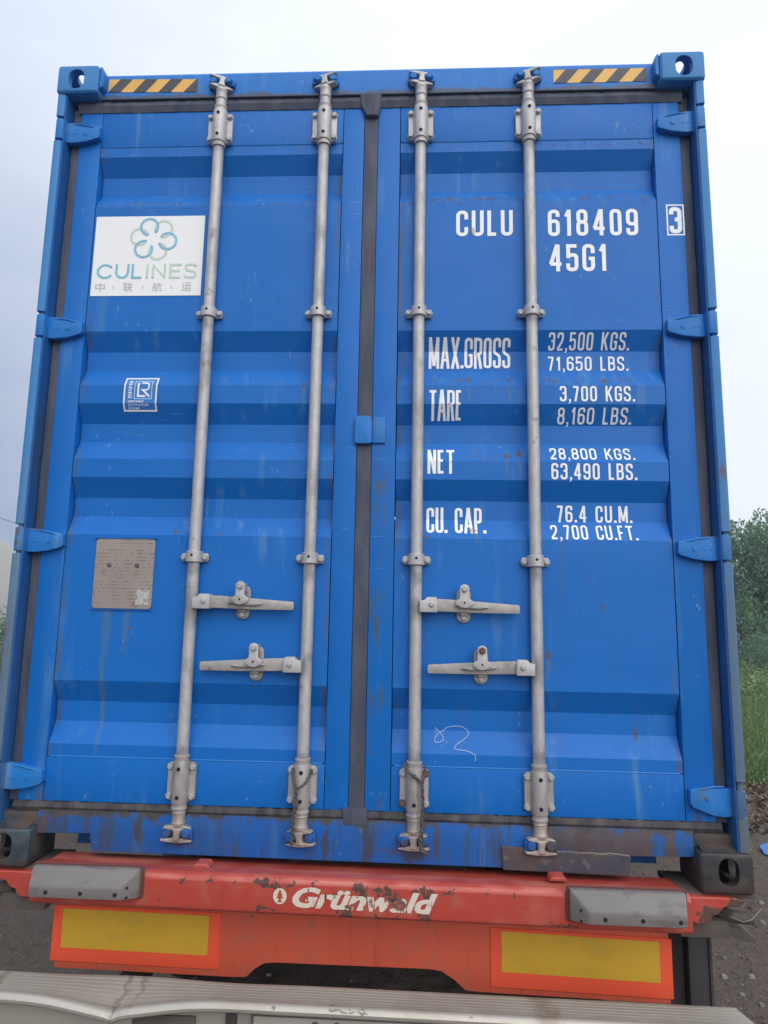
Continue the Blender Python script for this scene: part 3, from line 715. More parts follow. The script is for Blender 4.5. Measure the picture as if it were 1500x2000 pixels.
def font_mesh(s, size, shear=0.0, bold=0.0):
    c = bpy.data.curves.new("f", 'FONT'); c.body = s; c.size = size; c.shear = shear; c.offset = bold; c.resolution_u = 3
    o = bpy.data.objects.new("f", c); col.objects.link(o); dg = bpy.context.evaluated_depsgraph_get()
    me = bpy.data.meshes.new_from_object(o.evaluated_get(dg)); bpy.data.objects.remove(o); bpy.data.curves.remove(c)
    bm = B(); bm.from_mesh(me); bpy.data.meshes.remove(me); return bm
def fit(bm, x0, x1, z0, z1, y):
    xs = [v.co.x for v in bm.verts]; ys = [v.co.y for v in bm.verts]; a, b, c, d = min(xs), max(xs), min(ys), max(ys)
    for v in bm.verts: v.co = Vector((x0 + (v.co.x - a) / (b - a) * (x1 - x0), y, z0 + (v.co.y - c) / (d - c) * (z1 - z0)))
for ch, px in (("中", 250), ("联", 545), ("航", 855), ("运", 1165)):
    bm = font_mesh(ch, .05); fit(bm, sx_(px) - .0185, sx_(px) + .0185, 1.993, 2.028, YD - .0018); flat("lettering", bm, S_GREY, stk)
for px in (392, 700, 1008):
    bm = B(); stroke(bm, [(sx_(px), 2.002), (sx_(px), 2.017)], .003, YD - .0018); flat("lettering", bm, S_GREY, stk)

# certification label ----------------------------------------------
bm = B(); quad(bm, [(-.886, 1.536), (-.7645, 1.536), (-.7645, 1.6635), (-.886, 1.6635)]); drape(bm, .0008); cert = flat("certification_label", bm, CERT_B, con)
bm = B(); stroke(bm, [(-.884, 1.5385), (-.7665, 1.5385), (-.7665, 1.661), (-.884, 1.661)], .0055, 0, True)
drape(bm, .0016); flat("label_border", bm, WHITE, cert)
bm = B(); stroke(bm, [(-.8465, 1.580), (-.7835, 1.580), (-.7835, 1.648), (-.8465, 1.648)], .003, 0, True); drape(bm, .0016); flat("emblem_frame", bm, CERT_L, cert)
bm = B(); stroke(bm, [(-.8335, 1.641), (-.8335, 1.590), (-.806, 1.590)], .007, 0)
stroke(bm, rounded([(-.822, 1.6405), (-.794, 1.6405), (-.794, 1.613), (-.822, 1.613)], .013), .006, -.0002); stroke(bm, [(-.816, 1.613), (-.791, 1.5875)], .007, -.0004)
drape(bm, .0017); flat("lettering", bm, WHITE, cert)
bm = B(); text_bm(bm, "CERTIFIED", 0, .067, 0, .013, 0, .2, .16)
for v in bm.verts: v.co = Vector((-.856 - v.co.z, v.co.y, 1.582 + v.co.x))
text_bm(bm, "CONTAINER", -.868, -.812, 1.566, 1.5735, 0, .2, .16); text_bm(bm, "CERTIFICATION", -.868, -.793, 1.554, 1.5615, 0, .16, .16); text_bm(bm, "SCHEME", -.868, -.827, 1.5425, 1.550, 0, .16, .16)
drape(bm, .0017); flat("lettering", bm, WHITE, cert)

# data plate --------------------------------------------------------
m = Mat("tarnished_plate", .6, .1)
c = m.mix(m.noise(7, 5), (0.27, 0.225, 0.20), (0.40, 0.34, 0.30))
rw = m.ramp(m.math('SINE', m.math('MULTIPLY', m.z, 520.0)), -.1, .6); wv = m.math('MULTIPLY', m.ramp(m.noise(1, 4, (170, 1, 60), 2), .46, .56), rw); hl = m.math('MULTIPLY', wv, m.ramp(m.noise(14, 3, off=5), .34, .52))
c = m.mix(m.math('MULTIPLY', hl, .6), c, (0.15, 0.11, 0.095)); c = m.mix(m.math('MULTIPLY', m.ramp(m.noise(26, 4, off=8), .62, .7), .5), c, (0.22, 0.10, 0.06))
m.bump(m.noise(60, 3), .3, .002); PLATE = m.out(c)
bm = B(); prism(bm, rrect(-.9405, -.7305, .828, 1.069, .012), 'y', YD - .0045, YD - .0012, .001, 1)
for v in bm.verts: v.co.x += (v.co.z - .948) * .0
plate = finish("data_plate", bm, PLATE, con)
bm = B(); box(bm, -.948, -.724, YD - .006, YD - .001, 1.0705, 1.0745); box(bm, -.944, -.727, YD - .0055, YD - .001, .8235, .8265); finish_each("plate_edge", bm, FRAME, plate)
for x in (-.888, -.790):
    bm = B(); lathe(bm, (x, YD - .004, .978), (0, -1, 0), [(0, .0085), (.003, .0075), (.005, .004)], 12); finish("rivet", bm, plain("rivet_steel", (0.10, 0.09, 0.11), .5), plate)
bm = B(); quad(bm, [(-.786, .840), (-.7405, .843), (-.7395, .893), (-.752, .899), (-.764, .888), (-.779, .896), (-.789, .879), (-.777, .868), (-.788, .855)], YD - .0055)
m = Mat("torn_paper_label", .7); PAPER = m.out(m.mix(m.ramp(m.noise(1, 2, (240, 1, 60)), .5, .58), (0.52, 0.50, 0.48), (0.30, 0.28, 0.27))); flat("torn_sticker", bm, PAPER, plate)

# locking gear --------------------------------------------------------
RODX = (-.5837, -.1833, .180, .5795); YR = .036
bm = B(); lathe(bm, (0, 0, 0), (0, -1, 0), [(0, .0125), (.0028, .0125), (.0029, .0095), (.0100, .0092), (.0112, .0075)], 6); bolt0 = None
bolt_me = finish("bolt", bm, BOLT, None, True); boltr_me = bolt_me.copy(); boltr_me.data = bolt_me.data.copy(); boltr_me.data.materials[0] = BOLTR
def bolt(x, z, y, parent, rusty=False):
    o = (boltr_me if rusty else bolt_me).copy(); col.objects.link(o); o.name = "bolt"; o.location = (x, y, z); o.rotation_euler = (0, random.random() * 3, 0); o.parent = parent
    if rusty: o['label'] = "rusty bolt"
def rod_bracket(x, zc, top, dirty=False, rusty=()):
    bm = B(); prism(bm, rrect(x - .0465, x + .0465, zc - .060, zc + .060, .012), 'y', .041, YD - .002, .003, 2)
    # half sleeve
    arc = [(x + .0265 * math.cos(R(a)), YR + .0285 * math.sin(R(a))) for a in range(180, 361, 15)]; pr = [(x - .029, .043)] + arc + [(x + .029, .043)]
    prism(bm, pr, 'z', zc - .066, zc + .066, .003, 2)
    br = finish("rod_bracket", bm, ZINCD if dirty else ZINC, con)
    k = 0
    for sx in (-1, 1):
        for sz in (-1, 1):
            bolt(x + sx * .0375, zc + sz * .046, .041, br, k in rusty); k += 1
    bm = B()
    for dz in (-.044, .044): lathe(bm, (x, YR - .028, zc + dz), (0, -1, 0), [(0, .0065), (.0022, .0062)], 10)
    finish_each("bracket_hole", bm, HOLE, br)
    return br
def clamp(x, zc):
    bm = B(); prism(bm, rrect(x - .046, x + .046, zc - .016, zc + .013, .006), 'y', .045, YD - .002, .002, 1)
    arc = [(x + .0275 * math.cos(R(a)), YR + .0275 * math.sin(R(a))) for a in range(180, 361, 15)]; prism(bm, [(x - .0275, .051)] + arc + [(x + .0275, .051)], 'z', zc - .019, zc + .019, .002, 1)
    cl_ = finish("rod_clamp", bm, ZINC, con)
    bolt(x - .0375, zc - .002, .045, cl_); bolt(x + .0375, zc - .002, .045, cl_)
    bm = B(); lathe(bm, (x, YR - .0265, zc + .004), (0, -1, 0), [(0, .0048), (.0018, .0046)], 8); finish("clamp_hole", bm, HOLE, cl_)
def cam(x, zc, s, rod, turn):
    """forked cam at the rod end; s=+1 top, -1 bottom"""
    bm = B(); y = YR
    lathe(bm, (x, y, zc - s * .060), (0, 0, s), [(0, .0215), (.004, .0235), (.006, .0215), (.030, .0205), (.036, .0235), (.044, .0225), (.050, .016)], 16)
    a = R(turn)
    def fork(z, w, th, tip):
        prism(bm, [(-w, z - th * .4), (-w * .8, z - th * .6), (-.014, z - th), (.014, z - th), (w * .8, z - th * .6), (w, z - th * .4), (w, z + th * .3), (.018, z + th), (-.018, z + th), (-w, z + th * .3)], 'y', -.014, .012, .003, 1)
    old = set(bm.verts)
    fork(-.010 * s, .044, .0075, 0); fork(.028 * s, .050, .0070, 0)
    prism(bm, [(-.016, -.010), (.016, -.010), (.010, .010), (.013, .03), (-.013, .03), (-.010, .010)] if s > 0 else [(-.013, -.03), (.013, -.03), (.010, -.010), (.016, .010), (-.016, .010), (-.010, -.010)], 'y', -.018, .014, .004, 1)
    rot = Matrix.Rotation(a, 4, 'Z'); tilt = Matrix.Rotation(R(turn * .35), 4, 'Y')
    for v in bm.verts:
        if v not in old: v.co = Matrix.Translation((x, y - .004, zc)) @ rot @ tilt @ v.co
    finish("cam", bm, CAMS if s < 0 else ZINC, rod)
def finish_pair(bm, x, mat):
    for sx in (-1, 1):
        b2 = bm.copy(); bmesh.ops.delete(b2, geom=[v for v in b2.verts if (v.co.x - x) * sx < 0], context='VERTS'); finish("cam_keeper", b2, mat, con)
    bm.free()
def keeper(x, zc, yb):
    bm = B()
    for sx in (-1, 1):
        lathe(bm, (x + sx * .030, yb, zc + .008), (0, -1, 0), [(0, .019), (.014, .0175), (.026, .0155), (.033, .011)], 12)
        box(bm, *sorted((x + sx * .030, x + sx * .051)), yb - .020, yb, zc - .010, zc + .022, .004)
    finish_pair(bm, x, SILL if zc < 1 else HEAD)
RODZ = galvanised("galvanised_rod", (0.51, 0.50, 0.495), .55, [(x, z + random.uniform(-.02, .02), .03, h) for x in RODX for z, h in ((1.862, .035), (.972, .05), (2.55, .035), (.365, .03))] +
    [(RODX[0], .84, .03, .10), (RODX[1], .66, .03, .05), (RODX[2], .84, .03, .05), (RODX[3], .655, .03, .06), (RODX[0], 2.2, .02, .03), (RODX[3], 1.5, .02, .02)])
TURN = ((18, 12), (-14, -16), (10, -6), (-16, 8))
for i, x in enumerate(RODX):
    bm = B(); tube(bm, [(x, YR, z) for z in (.150, .9, 1.8, 2.770)], .0198, 24); rod = finish("locking_rod", bm, RODZ, con)
    bm = B()
    for z, s in ((2.642 + .068, 1), (2.642 - .068, -1), (.272 + .068, 1), (.272 - .068, -1)):
        lathe(bm, (x, YR, z - .002 * s), (0, 0, s), [(0, .0235), (.010, .0240), (.012, .0255), (.018, .0255), (.020, .0215)], 20)
    finish_each("rod_collar", bm, ZINCD, rod)
    cam(x, 2.815, 1, rod, TURN[i][0]); cam(x, .122, -1, rod, TURN[i][1])
    keeper(x, 2.822, .0452); keeper(x, .108, .0452)
    rod_bracket(x, 2.642, True); rod_bracket(x, .272, False, dirty=True, rusty=(0, 3) if i == 2 else ())
    clamp(x, 1.897); clamp(x, 1.009)
# handles and their catches
def handle(i, d, z, tip, catch):
    x = RODX[i]; S = .018
    rod = [o for o in con.children if o.name.startswith("locking_rod")][i]
    bm = B(); a, b = x + d * .028, x + d * .072
    px = [(x + d * .012, -.026), (b, -.026), (b, .016), (b - d * .006, .024), (x + d * .036, .024), (x + d * .028, .014), (x + d * .012, .012)]
    prism(bm, [(p, z + q) for p, q in px], 'y', .004, .045, .003, 2)
    hub = finish("handle_hub", bm, ZINC, rod)
    bm = B(); lathe(bm, (x + d * .051, .0045, z - .001), (0, -1, 0), [(0, .0085), (.004, .0082), (.007, .005)], 12); finish("handle_pin", bm, BOLT, rod)
    # flat bar, slightly drooping to the tip, with a stiffening rib
    L = abs(tip - (x + d * .05)); bm = B()
    pts = [(.050, -.020), (.30 * L + .05, -.021), (.55 * L + .05, -.021), (L + .045, -.0185), (L + .05, -.015), (L + .05, .008), (L + .044, .010), (.5 * L + .05, .017), (.18 * L + .05, .021), (.050, .021)]
    prism(bm, [(x + d * p, z + q - .002 - .010 * max(0, (p - .05) / L) * .6) for p, q in pts], 'y', .021, .031, .003, 2)
    zz = z - .004; r0, r1 = .26 * L + .05, .66 * L + .05
    prism(bm, [(x + d * r0, zz), (x + d * (r0 + .03), zz + .006), (x + d * (r1 - .03), zz + .003), (x + d * r1, zz - .004), (x + d * (r1 - .03), zz - .010), (x + d * (r0 + .03), zz - .007)], 'y', .010, .024, .003, 1)
    finish("handle", bm, ZINCD, rod)
    cz = z - .001; cx = catch
    bm = B(); prism(bm, oval(cx, cz - .001, .0245, .058), 'y', .050, YD - .002, .003, 1)
    box(bm, cx - .012, cx + .013, .032, .052, cz - .034, cz - .012, .003); ct = finish("handle_catch", bm, ZINCD, con)
    bm = B(); px = [(-.0155, .054), (-.010, .062), (0, .065), (.010, .062), (.0155, .054), (.0155, .018), (.029, .008), (.029, -.002), (.012, -.012), (0, -.014), (-.012, -.012), (-.029, -.002), (-.029, .008), (-.0155, .018)]
    prism(bm, [(cx + p, cz + .004 + q) for p, q in px], 'y', .000, .010, .003, 2); box(bm, cx - .0125, cx + .0125, .008, .052, cz + .034, cz + .062, .003)
    finish("catch_tongue", bm, ZINC, ct)
    bm = B(); prism(bm, oval(cx, cz + .008, .003, .004, 8), 'y', -.0012, .002); finish("catch_hole", bm, HOLE, ct)
    bolt(cx, cz + .052, .001, ct, i == 3); bolt(cx, cz - .042, .050, ct)
handle(0, 1, .859, -.230, -.409); handle(1, -1, .656, -.539, -.354); handle(2, 1, .860, .523, .340); handle(3, -1, .662, .220, .397)
for o in (bolt_me, boltr_me): bpy.data.objects.remove(o)

# ================================================================== THE TRAILER
trl = empty("container_trailer", (0, 0, 0), "red container trailer frame under the blue container with worn cream lettering on its rear beam", "trailer")
def red_paint(name, base=(0.47, 0.060, 0.040), chips=(), runs=True, rough=.42, front=9.):
    m = Mat(name, rough)
    c = m.mix(m.noise(2.5, 4), tuple(v * .82 for v in base), tuple(v * 1.1 for v in base))
    c = m.mix(m.math('MULTIPLY', m.ramp(m.noise(12, 5, off=3), .45, .72), .5), c, (0.47, 0.15, 0.11))
    if runs: c = m.mix(m.math('MULTIPLY', m.ramp(m.noise(1, 4, (42, 42, 3), 1), .55, .75), .3), c, (0.17, 0.035, 0.035))
    ch = m.math('MULTIPLY', m.ramp(m.noise(48, 5, off=6), .66, .70), m.ramp(m.noise(7, 3, off=2), .5, .6))
    if front < 5:
        ed = m.math('MULTIPLY', m.band(T0 + .027, .010), m.ramp(m.noise(1, 5, (7, 7, 40), 9), .36, .6)); c = m.mix(m.math('MULTIPLY', ed, .8), c, (0.62, 0.20, 0.15))
    if chips: ch = m.math('MAXIMUM', ch, m.math('MULTIPLY', m.math('MULTIPLY', m.spots(chips, .026, 62, (.7, 1.0)), m.ramp(m.noise(90, 4, (1, 1, .5), 31), .36, .44)), m.ramp(m.y, front + .012, front + .004)))
    c = m.mix(ch, c, m.mix(m.noise(50, 4), (0.06, 0.032, 0.028), (0.13, 0.075, 0.055)))
    m.bump(m.math('ADD', m.math('MULTIPLY', m.noise(5, 3), .6), m.math('MULTIPLY', ch, -.12)), .3, .008)
    return m.out(c, m.math('ADD', rough, m.math('MULTIPLY', ch, .4)))
T0 = ZB
BEAM_CH = [(x, T0 + z, rx, rz) for x, z, rx, rz in [(-.275, .020, .03, .012), (-.235, .016, .02, .012), (-.185, .016, .02, .011), (-.12, .02, .012, .007), (.015, .013, .03, .014), (.03, -.003, .016, .012), (.098, .008, .034, .017), (.12, -.012, .018, .012),
    (.215, .010, .04, .014), (.225, -.006, .022, .012), (.285, .012, .02, .008), (-.265, -.052, .035, .009), (-.02, -.056, .028, .012), (.215, -.058, .03, .010), (.10, -.065, .05, .006), (-.52, .02, .012, .006), (-.43, .022, .015, .005), (-.36, .02, .01, .005), (.40, .016, .01, .005), (.47, .014, .008, .006), (-.55, -.062, .03, .006), (.62, -.066, .05, .006)]]
RED = red_paint("worn_red_paint_beam", chips=BEAM_CH, front=-.088)
RED2 = red_paint("red_paint_frame", chips=[(1.08, T0 - .06, .05, .03), (1.17, T0 - .03, .05, .04), (1.02, T0 - .085, .05, .01), (-1.10, T0 - .08, .04, .02)])
bm = B()
# pressed beam: rounded upper front edge, top running back under the sill
bp = [(-.090, -.062), (-.082, -.071), (-.06, -.074), (.10, -.074), (.10, .016), (.02, .020), (-.030, .032), (-.070, .0345), (-.084, .029), (-.090, .018)]
prism(bm, [(y, T0 + z) for y, z in bp], 'x', -.988, .992, .003, 2)
for v in bm.verts: v.co.z += -.013 * (v.co.x / .99) * .55
beam = finish("rear_beam", bm, RED, trl)
bm = B()
for xx in (-.48, .62): prism(bm, [(xx - .028, T0 + .034), (xx + .028, T0 + .034), (xx + .02, T0 + .046), (xx - .02, T0 + .046)], 'y', -.035, .015, .003, 1)
finish_each("weld_tab", bm, RED, beam)
# painted name: disc with a fir tree, slanted lettering
m = Mat("flaking_cream_vinyl", .5)
wear = m.math('MAXIMUM', m.math('MULTIPLY', m.ramp(m.noise(1, 4, (95, 95, 22), 3), .595, .63), m.ramp(m.noise(9, 3, off=1), .42, .52)), m.math('MULTIPLY', m.spots([(.125, T0 - .010, .028, .012), (-.005, T0 - .035, .02, .010), (.135, T0 - .03, .03, .014)], .02, 60), .9))
c = m.mix(m.ramp(m.noise(14, 4, off=7), .55, .72), (0.70, 0.60, 0.50), (0.55, 0.36, 0.17)); c = m.mix(wear, c, m.mix(m.ramp(m.noise(70, 3), .45, .55), (0.07, 0.03, 0.028), (0.34, 0.05, 0.04))); CREAM = m.out(c)
bm = font_mesh("Grünwald", .1, .32, .0042); fit(bm, -.180, .254, -.0435, .015, 0)
for v in bm.verts: v.co.z += T0 - .012 * (v.co.x / .99) - .003; v.co.y = -.0918
flat("lettering", bm, CREAM, beam)
bm = B(); ex, ez = -.218, T0 - .0145; bm.faces.new([bm.verts.new((ex + .0205 * math.cos(a * math.pi / 16), -.0916, ez + .0225 * math.sin(a * math.pi / 16))) for a in range(32)]); flat("emblem_disc", bm, CREAM, beam)
bm = B(); tr = [(0, .019), (.005, .011), (.003, .011), (.0085, .003), (.005, .003), (.0105, -.006), (.003, -.0062), (.0035, -.012), (.008, -.017), (-.008, -.017), (-.0035, -.012), (-.003, -.0062), (-.0105, -.006), (-.005, .003), (-.0085, .003), (-.003, .011), (-.005, .011)]
quad(bm, [(ex + a, ez + b) for a, b in tr], -.0922); flat("emblem_tree", bm, RED, beam)

# grey buffers
m = Mat("scuffed_grey_buffer", .6); c = m.mix(m.noise(5, 5), (0.135, 0.122, 0.115), (0.235, 0.215, 0.20)); c = m.mix(m.math('MULTIPLY', m.ramp(m.noise(30, 5, (.5, 1, 1), 4), .56, .68), .6), c, (0.11, 0.095, 0.09)); m.bump(m.noise(45, 4), .35, .004); BUF = m.out(c)
for (xa, xb, zt, zb, inner) in ((-.972, -.642, .053, -.028, 1), (.636, .968, .043, -.042, -1)):
    bm = B(); y0, y1 = -.0915, -.150
    v = {}
    A = [(xa, zb), (xb, zb), (xb, zt), (xa, zt)]; zm = zt - (zt - zb) * .52; li = .045 if inner < 0 else .012; ri = .045 if inner > 0 else .012
    bk = [bm.verts.new((x, y0, T0 + z)) for x, z in A]
    fr = [bm.verts.new((xa + li, y1, T0 + zb + .006)), bm.verts.new((xb - ri, y1, T0 + zb + .006)), bm.verts.new((xb - ri, y1, T0 + zm)), bm.verts.new((xa + li, y1, T0 + zm))]
    md = [bm.verts.new((x, y0 - .022, T0 + z)) for x, z in A]
    bm.faces.new(bk); bm.faces.new(fr[::-1])
    for i in range(4):
        j = (i + 1) % 4; bm.faces.new((bk[i], bk[j], md[j], md[i])); bm.faces.new((md[i], md[j], fr[j], fr[i]))
    bmesh.ops.recalc_face_normals(bm, faces=bm.faces[:]); _bev(bm, set(), .006, 2)
    bf = finish("buffer", bm, BUF, trl, label=("left" if xa < 0 else "right") + " grey buffer block")
    bm = B()
    for k in range(3): lathe(bm, (xa + .065 + k * .105 + (.025 if inner < 0 else 0), y1 - .0005, T0 + zb + .022), (0, -1, 0), [(0, .0062), (.0012, .006)], 10)
    xe = xb - ri * .6 if inner > 0 else xa + li * .6
    for zz in (zb + .010, zm - .002): lathe(bm, (xe, y1 + .016, T0 + zz), (inner * .4, -1, 0), [(0, .004), (.004, .0036)], 8)
    finish_each("bolt_hole", bm, HOLE, bf)
    bm = B(); prism(bm, rrect(xa - .008, xb + .008, T0 + zb - .008, T0 + zt + .006, .010), 'y', -.0912, -.098, .002, 1); finish("buffer_seat", bm, plain("dark_red_edge", (0.13, 0.04, 0.035), .7), bf)

RIM0 = plain('dull_wire', (0.24, 0.22, 0.20), .7)
# outriggers and twistlocks at both ends
DARK = plain("grimy_dark_steel", (0.045, 0.040, 0.038), .75, var=.5, scale=14, bump=.4)
DARKB = plain("muddy_steel", (0.10, 0.082, 0.072), .85, var=.45, scale=12, bump=.4)
for sx in (-1, 1):
    bm = B(); pts = [(.975, -.082), (.975, -.006), (1.15, -.006), (1.185, -.012), (1.165, -.03), (1.12, -.032), (1.10, -.055), (1.085, -.058), (1.075, -.082)]
    prism(bm, [(sx * a, T0 + b) for a, b in pts], 'y', -.005, .10, .003, 1); og = finish("outrigger", bm, RED2, trl)
    bm = B(); box(bm, *sorted((sx * .99, sx * 1.225)), .02, .19, T0 - .016, T0 - .0005, .003); box(bm, *sorted((sx * 1.00, sx * 1.15)), .03, .17, T0 - .135, T0 - .084, .006)
    tube(bm, [(sx * 1.138, .09, T0 - .016), (sx * 1.138, .09, T0 - .12)], .032, 14); finish("twistlock_body", bm, DARKB, og)
    bm = B(); tube(bm, [(sx * 1.138, .06, T0 - .075), (sx * 1.16, .03, T0 - .07), (sx * 1.215, .02, T0 - .072)], [.02, .019, .016], 12)
    prism(bm, [(sx * 1.06, T0 - .098), (sx * 1.19, T0 - .108), (sx * 1.235, T0 - .14), (sx * 1.235, T0 - .155), (sx * 1.19, T0 - .148), (sx * 1.14, T0 - .128), (sx * 1.06, T0 - .125)], 'y', .05, .12, .005, 2); finish("twistlock_lever", bm, DARKB, og)
    bm = B(); tube(bm, [(sx * 1.14, .01, T0 - .062), (sx * 1.17, -.012, T0 - .068), (sx * 1.195, -.012, T0 - .060), (sx * 1.22, 0, T0 - .045), (sx * 1.24, .02, T0 - .042)], .0013, 6); finish("lock_wire", bm, RIM0, og)

# red rear panel with an arched cut-out, and marker boards
Y_P = .112
bm = B(); pts = [(-1.0, -.165), (-1.0, -.330), (-.356, -.352), (-.335, -.318), (-.300, -.302), (-.27, -.2985), (.235, -.2985), (.270, -.303), (.310, -.322), (.345, -.352), (.355, -.362), (.995, -.372), (.995, -.165)]
pts = [(-.995, -.0755), (-.995, -.34), (-.40, -.345), (-.356, -.343), (-.33, -.318), (-.300, -.300), (-.265, -.2965), (.235, -.2955), (.272, -.300), (.312, -.322), (.35, -.353), (.40, -.356), (.99, -.365), (.99, -.0755)]
prism(bm, [(a, T0 + b) for a, b in pts], 'y', Y_P, Y_P + .006, .001, 1); finish("rear_panel", bm, red_paint("red_paint_panel", (0.72, 0.120, 0.060), rough=.5), trl)
m = Mat("fluorescent_red_sheet", .45); c = m.mix(m.noise(6, 4), (0.92, 0.105, 0.045), (0.97, 0.13, 0.055)); FLUO = m.out(c)
m = Mat("retroreflective_yellow", .5); c = m.mix(m.noise(5, 5), (0.62, 0.375, 0.030), (0.72, 0.44, 0.038)); c = m.mix(m.math('MULTIPLY', m.ramp(m.noise(1, 3, (6, 1, 14), 4), .5, .75), .25), c, (0.30, 0.19, 0.04)); c = m.mix(m.math('MULTIPLY', m.ramp(m.noise(1, 3, (120, 1, 20), 2), .62, .72), .3), c, (0.45, 0.33, 0.09)); REFL = m.out(c)
for (xa, xb, zl, zr, h, ins) in ((-1.008, -.4475, -.1475, -.153, .170, (.033, .038, .042)), (.429, .998, -.163, -.1755, .174, (.035, .039, .046))):
    zt = lambda x: zl + (zr - zl) * (x - xa) / (xb - xa)
    bm = B(); prism(bm, [(xa, T0 + zt(xa)), (xb, T0 + zt(xb)), (xb, T0 + zt(xb) - h), (xa, T0 + zt(xa) - h)], 'y', Y_P - .0045, Y_P - .0005, .001, 1); mb = finish("marker_board", bm, FLUO, trl)
    bm = B(); quad(bm, [(xa + ins[0], T0 + zt(xa) - h + ins[2]), (xb - ins[1], T0 + zt(xb) - h + ins[2]), (xb - ins[1], T0 + zt(xb) - .009), (xa + ins[0], T0 + zt(xa) - .009)], Y_P - .006); flat("yellow_field", bm, REFL, mb)

# aluminium rear bar, bent near the left third; ribbed tread, rounded nose
bm = B()
def bar_sec():
    p = [(-.090, .0), (-.0945, .0015)]
    for k in range(7):
        y = -.098 - k * .0138; p += [(y, .0020), (y - .0078, .0020), (y - .0088, -.0028), (y - .0128, -.0028)]
    p += [(-.196, .005), (-.204, .0135), (-.213, .0185), (-.222, .0190), (-.230, .0150), (-.235, .007), (-.234, -.001), (-.228, -.0065), (-.205, -.009), (-.196, -.014), (-.195, -.10), (-.10, -.105), (-.092, -.10)]
    return p
SEC = bar_sec(); XS = [-1.165 + i * .02 for i in range(117)]; rings = []
def dent(x): return math.exp(-((x + .640) / .16) ** 2)
for x in XS:
    d = dent(x); cr = math.exp(-abs(x + .640) / .022); row = []
    tilt = -.0022 - .0045 * x
    for (y, z) in SEC:
        f = min(max((-y - .10) / .12, 0), 1)                 # bend grows towards the nose
        wav = .004 * math.sin(x * 9 + 1) * math.exp(-((x + .55) / .35) ** 2) * (1 - f)
        zz = ZB - .2555 + z - f * (.024 * d + .010 * cr) + wav - f * .006 * (x < -.64) + tilt
        yy = y - f * .010 * d
        if y < -.235 + 1e-9: pass
        row.append(bm.verts.new((x + (-.020 if x > 1.15 else 0) * (1 - f) * (1 if x > 1.15 else 0), yy, zz)))
    rings.append(row)
for a, b in zip(rings, rings[1:]):
    for k in range(len(SEC)): bm.faces.new((a[k], a[(k + 1) % len(SEC)], b[(k + 1) % len(SEC)], b[k]))
bm.faces.new(rings[0]); bm.faces.new(rings[-1][::-1])
xmax = 1.10
bmesh.ops.bisect_plane(bm, geom=bm.verts[:] + bm.edges[:] + bm.faces[:], plane_co=(1.096, -.09, 0), plane_no=Vector((1, .25, 0)), clear_outer=True)
bmesh.ops.holes_fill(bm, edges=[e for e in bm.edges if e.is_boundary])
m = Mat("dull_aluminium", .40, .45)
c = m.mix(m.noise(2.5, 4), (0.41, 0.375, 0.32), (0.52, 0.48, 0.42)); c = m.mix(m.math('MULTIPLY', m.ramp(m.noise(3.5, 5, off=4), .5, .75), .4), c, (0.33, 0.28, 0.22))
gr = m.spots([(-.03, ZB - .244, .022, .006), (.045, ZB - .246, .018, .005), (.0, ZB - .2455, .05, .0025), (-.655, ZB - .30, .003, .02), (-.20, ZB - .243, .010, .003), (.34, ZB - .246, .008, .003)], .016, 60, (.55, 1.0))
c = m.mix(m.math('MULTIPLY', gr, .7), c, (0.08, 0.055, 0.045)); st = m.spots([(-1.03, ZB - .25, .016, .08), (-1.06, ZB - .25, .008, .08), (-.648, ZB - .25, .010, .08), (-.60, ZB - .25, .012, .03), (.55, ZB - .25, .05, .03)], .03, 30, (.2, 1.1)); c = m.mix(m.math('MULTIPLY', st, .5), c, (0.20, 0.13, 0.08))
m.bump(m.noise(60, 4, (.2, 1, 1)), .2, .003)
ALU = m.out(c, m.math('ADD', .38, m.math('MULTIPLY', m.noise(18, 4), .2)))
bar = finish("rear_bar", bm, ALU, trl, label="bent silver ribbed rear bar below the marker boards")
bm = B(); prism(bm, rrect(-.262, .478, ZB - .385, ZB - .274, .006), 'y', -.206, -.198, .002, 1); npl = finish("number_plate", bm, plain("dusty_plate", (0.38, 0.36, 0.31), .6, var=.2), trl)
bm = B(); stroke(bm, [(-.26, ZB - .383), (.476, ZB - .383), (.476, ZB - .276), (-.26, ZB - .276)], .007, -.2072, True); flat("plate_frame", bm, plain("plate_rim", (0.10, 0.09, 0.09), .6), npl)
bm = B()
for x in (-.085, -.025): lathe(bm, (x, -.206, ZB - .298), (0, -1, 0), [(0, .012), (.003, .011), (.005, .006)], 12)
finish_each("bolt", bm, DARKB, npl)
bm = B(); box(bm, -.60, -.42, -.206, -.196, ZB - .42, ZB - .29, .004); finish("lamp_housing", bm, DARKB, trl)
bm = B(); box(bm, .49, .54, -.206, -.196, ZB - .42, ZB - .29, .004); box(bm, -.335, -.305, -.208, -.196, ZB - .35, ZB - .270, .003); finish_each("plate_bracket", bm, DARK, trl)
bm = B()
for x in (-.75, .75): box(bm, x - .03, x + .03, -.19, .9, ZB - .43, ZB - .36, .004)
finish_each("bar_arm", bm, DARK, trl)
# dark post / mud flap beside the right board
bm = B(); prism(bm, [(1.020, -.075), (1.075, -.075), (1.075, -.62), (1.02, -.62)], 'y', .215, .235, .003, 1)
for v in bm.verts: v.co.z += T0
finish("mud_flap", bm, plain("black_rubber_flap", (0.028, 0.024, 0.024), .8, var=.4), trl)
bm = B(); box(bm, 1.078, 1.150, .185, .26, T0 - .62, T0 - .07, .006); box(bm, 1.142, 1.15, .178, .19, T0 - .62, T0 - .1); finish("flap_post", bm, plain("black_steel_post", (0.052, 0.047, 0.05), .6, var=.4), trl)
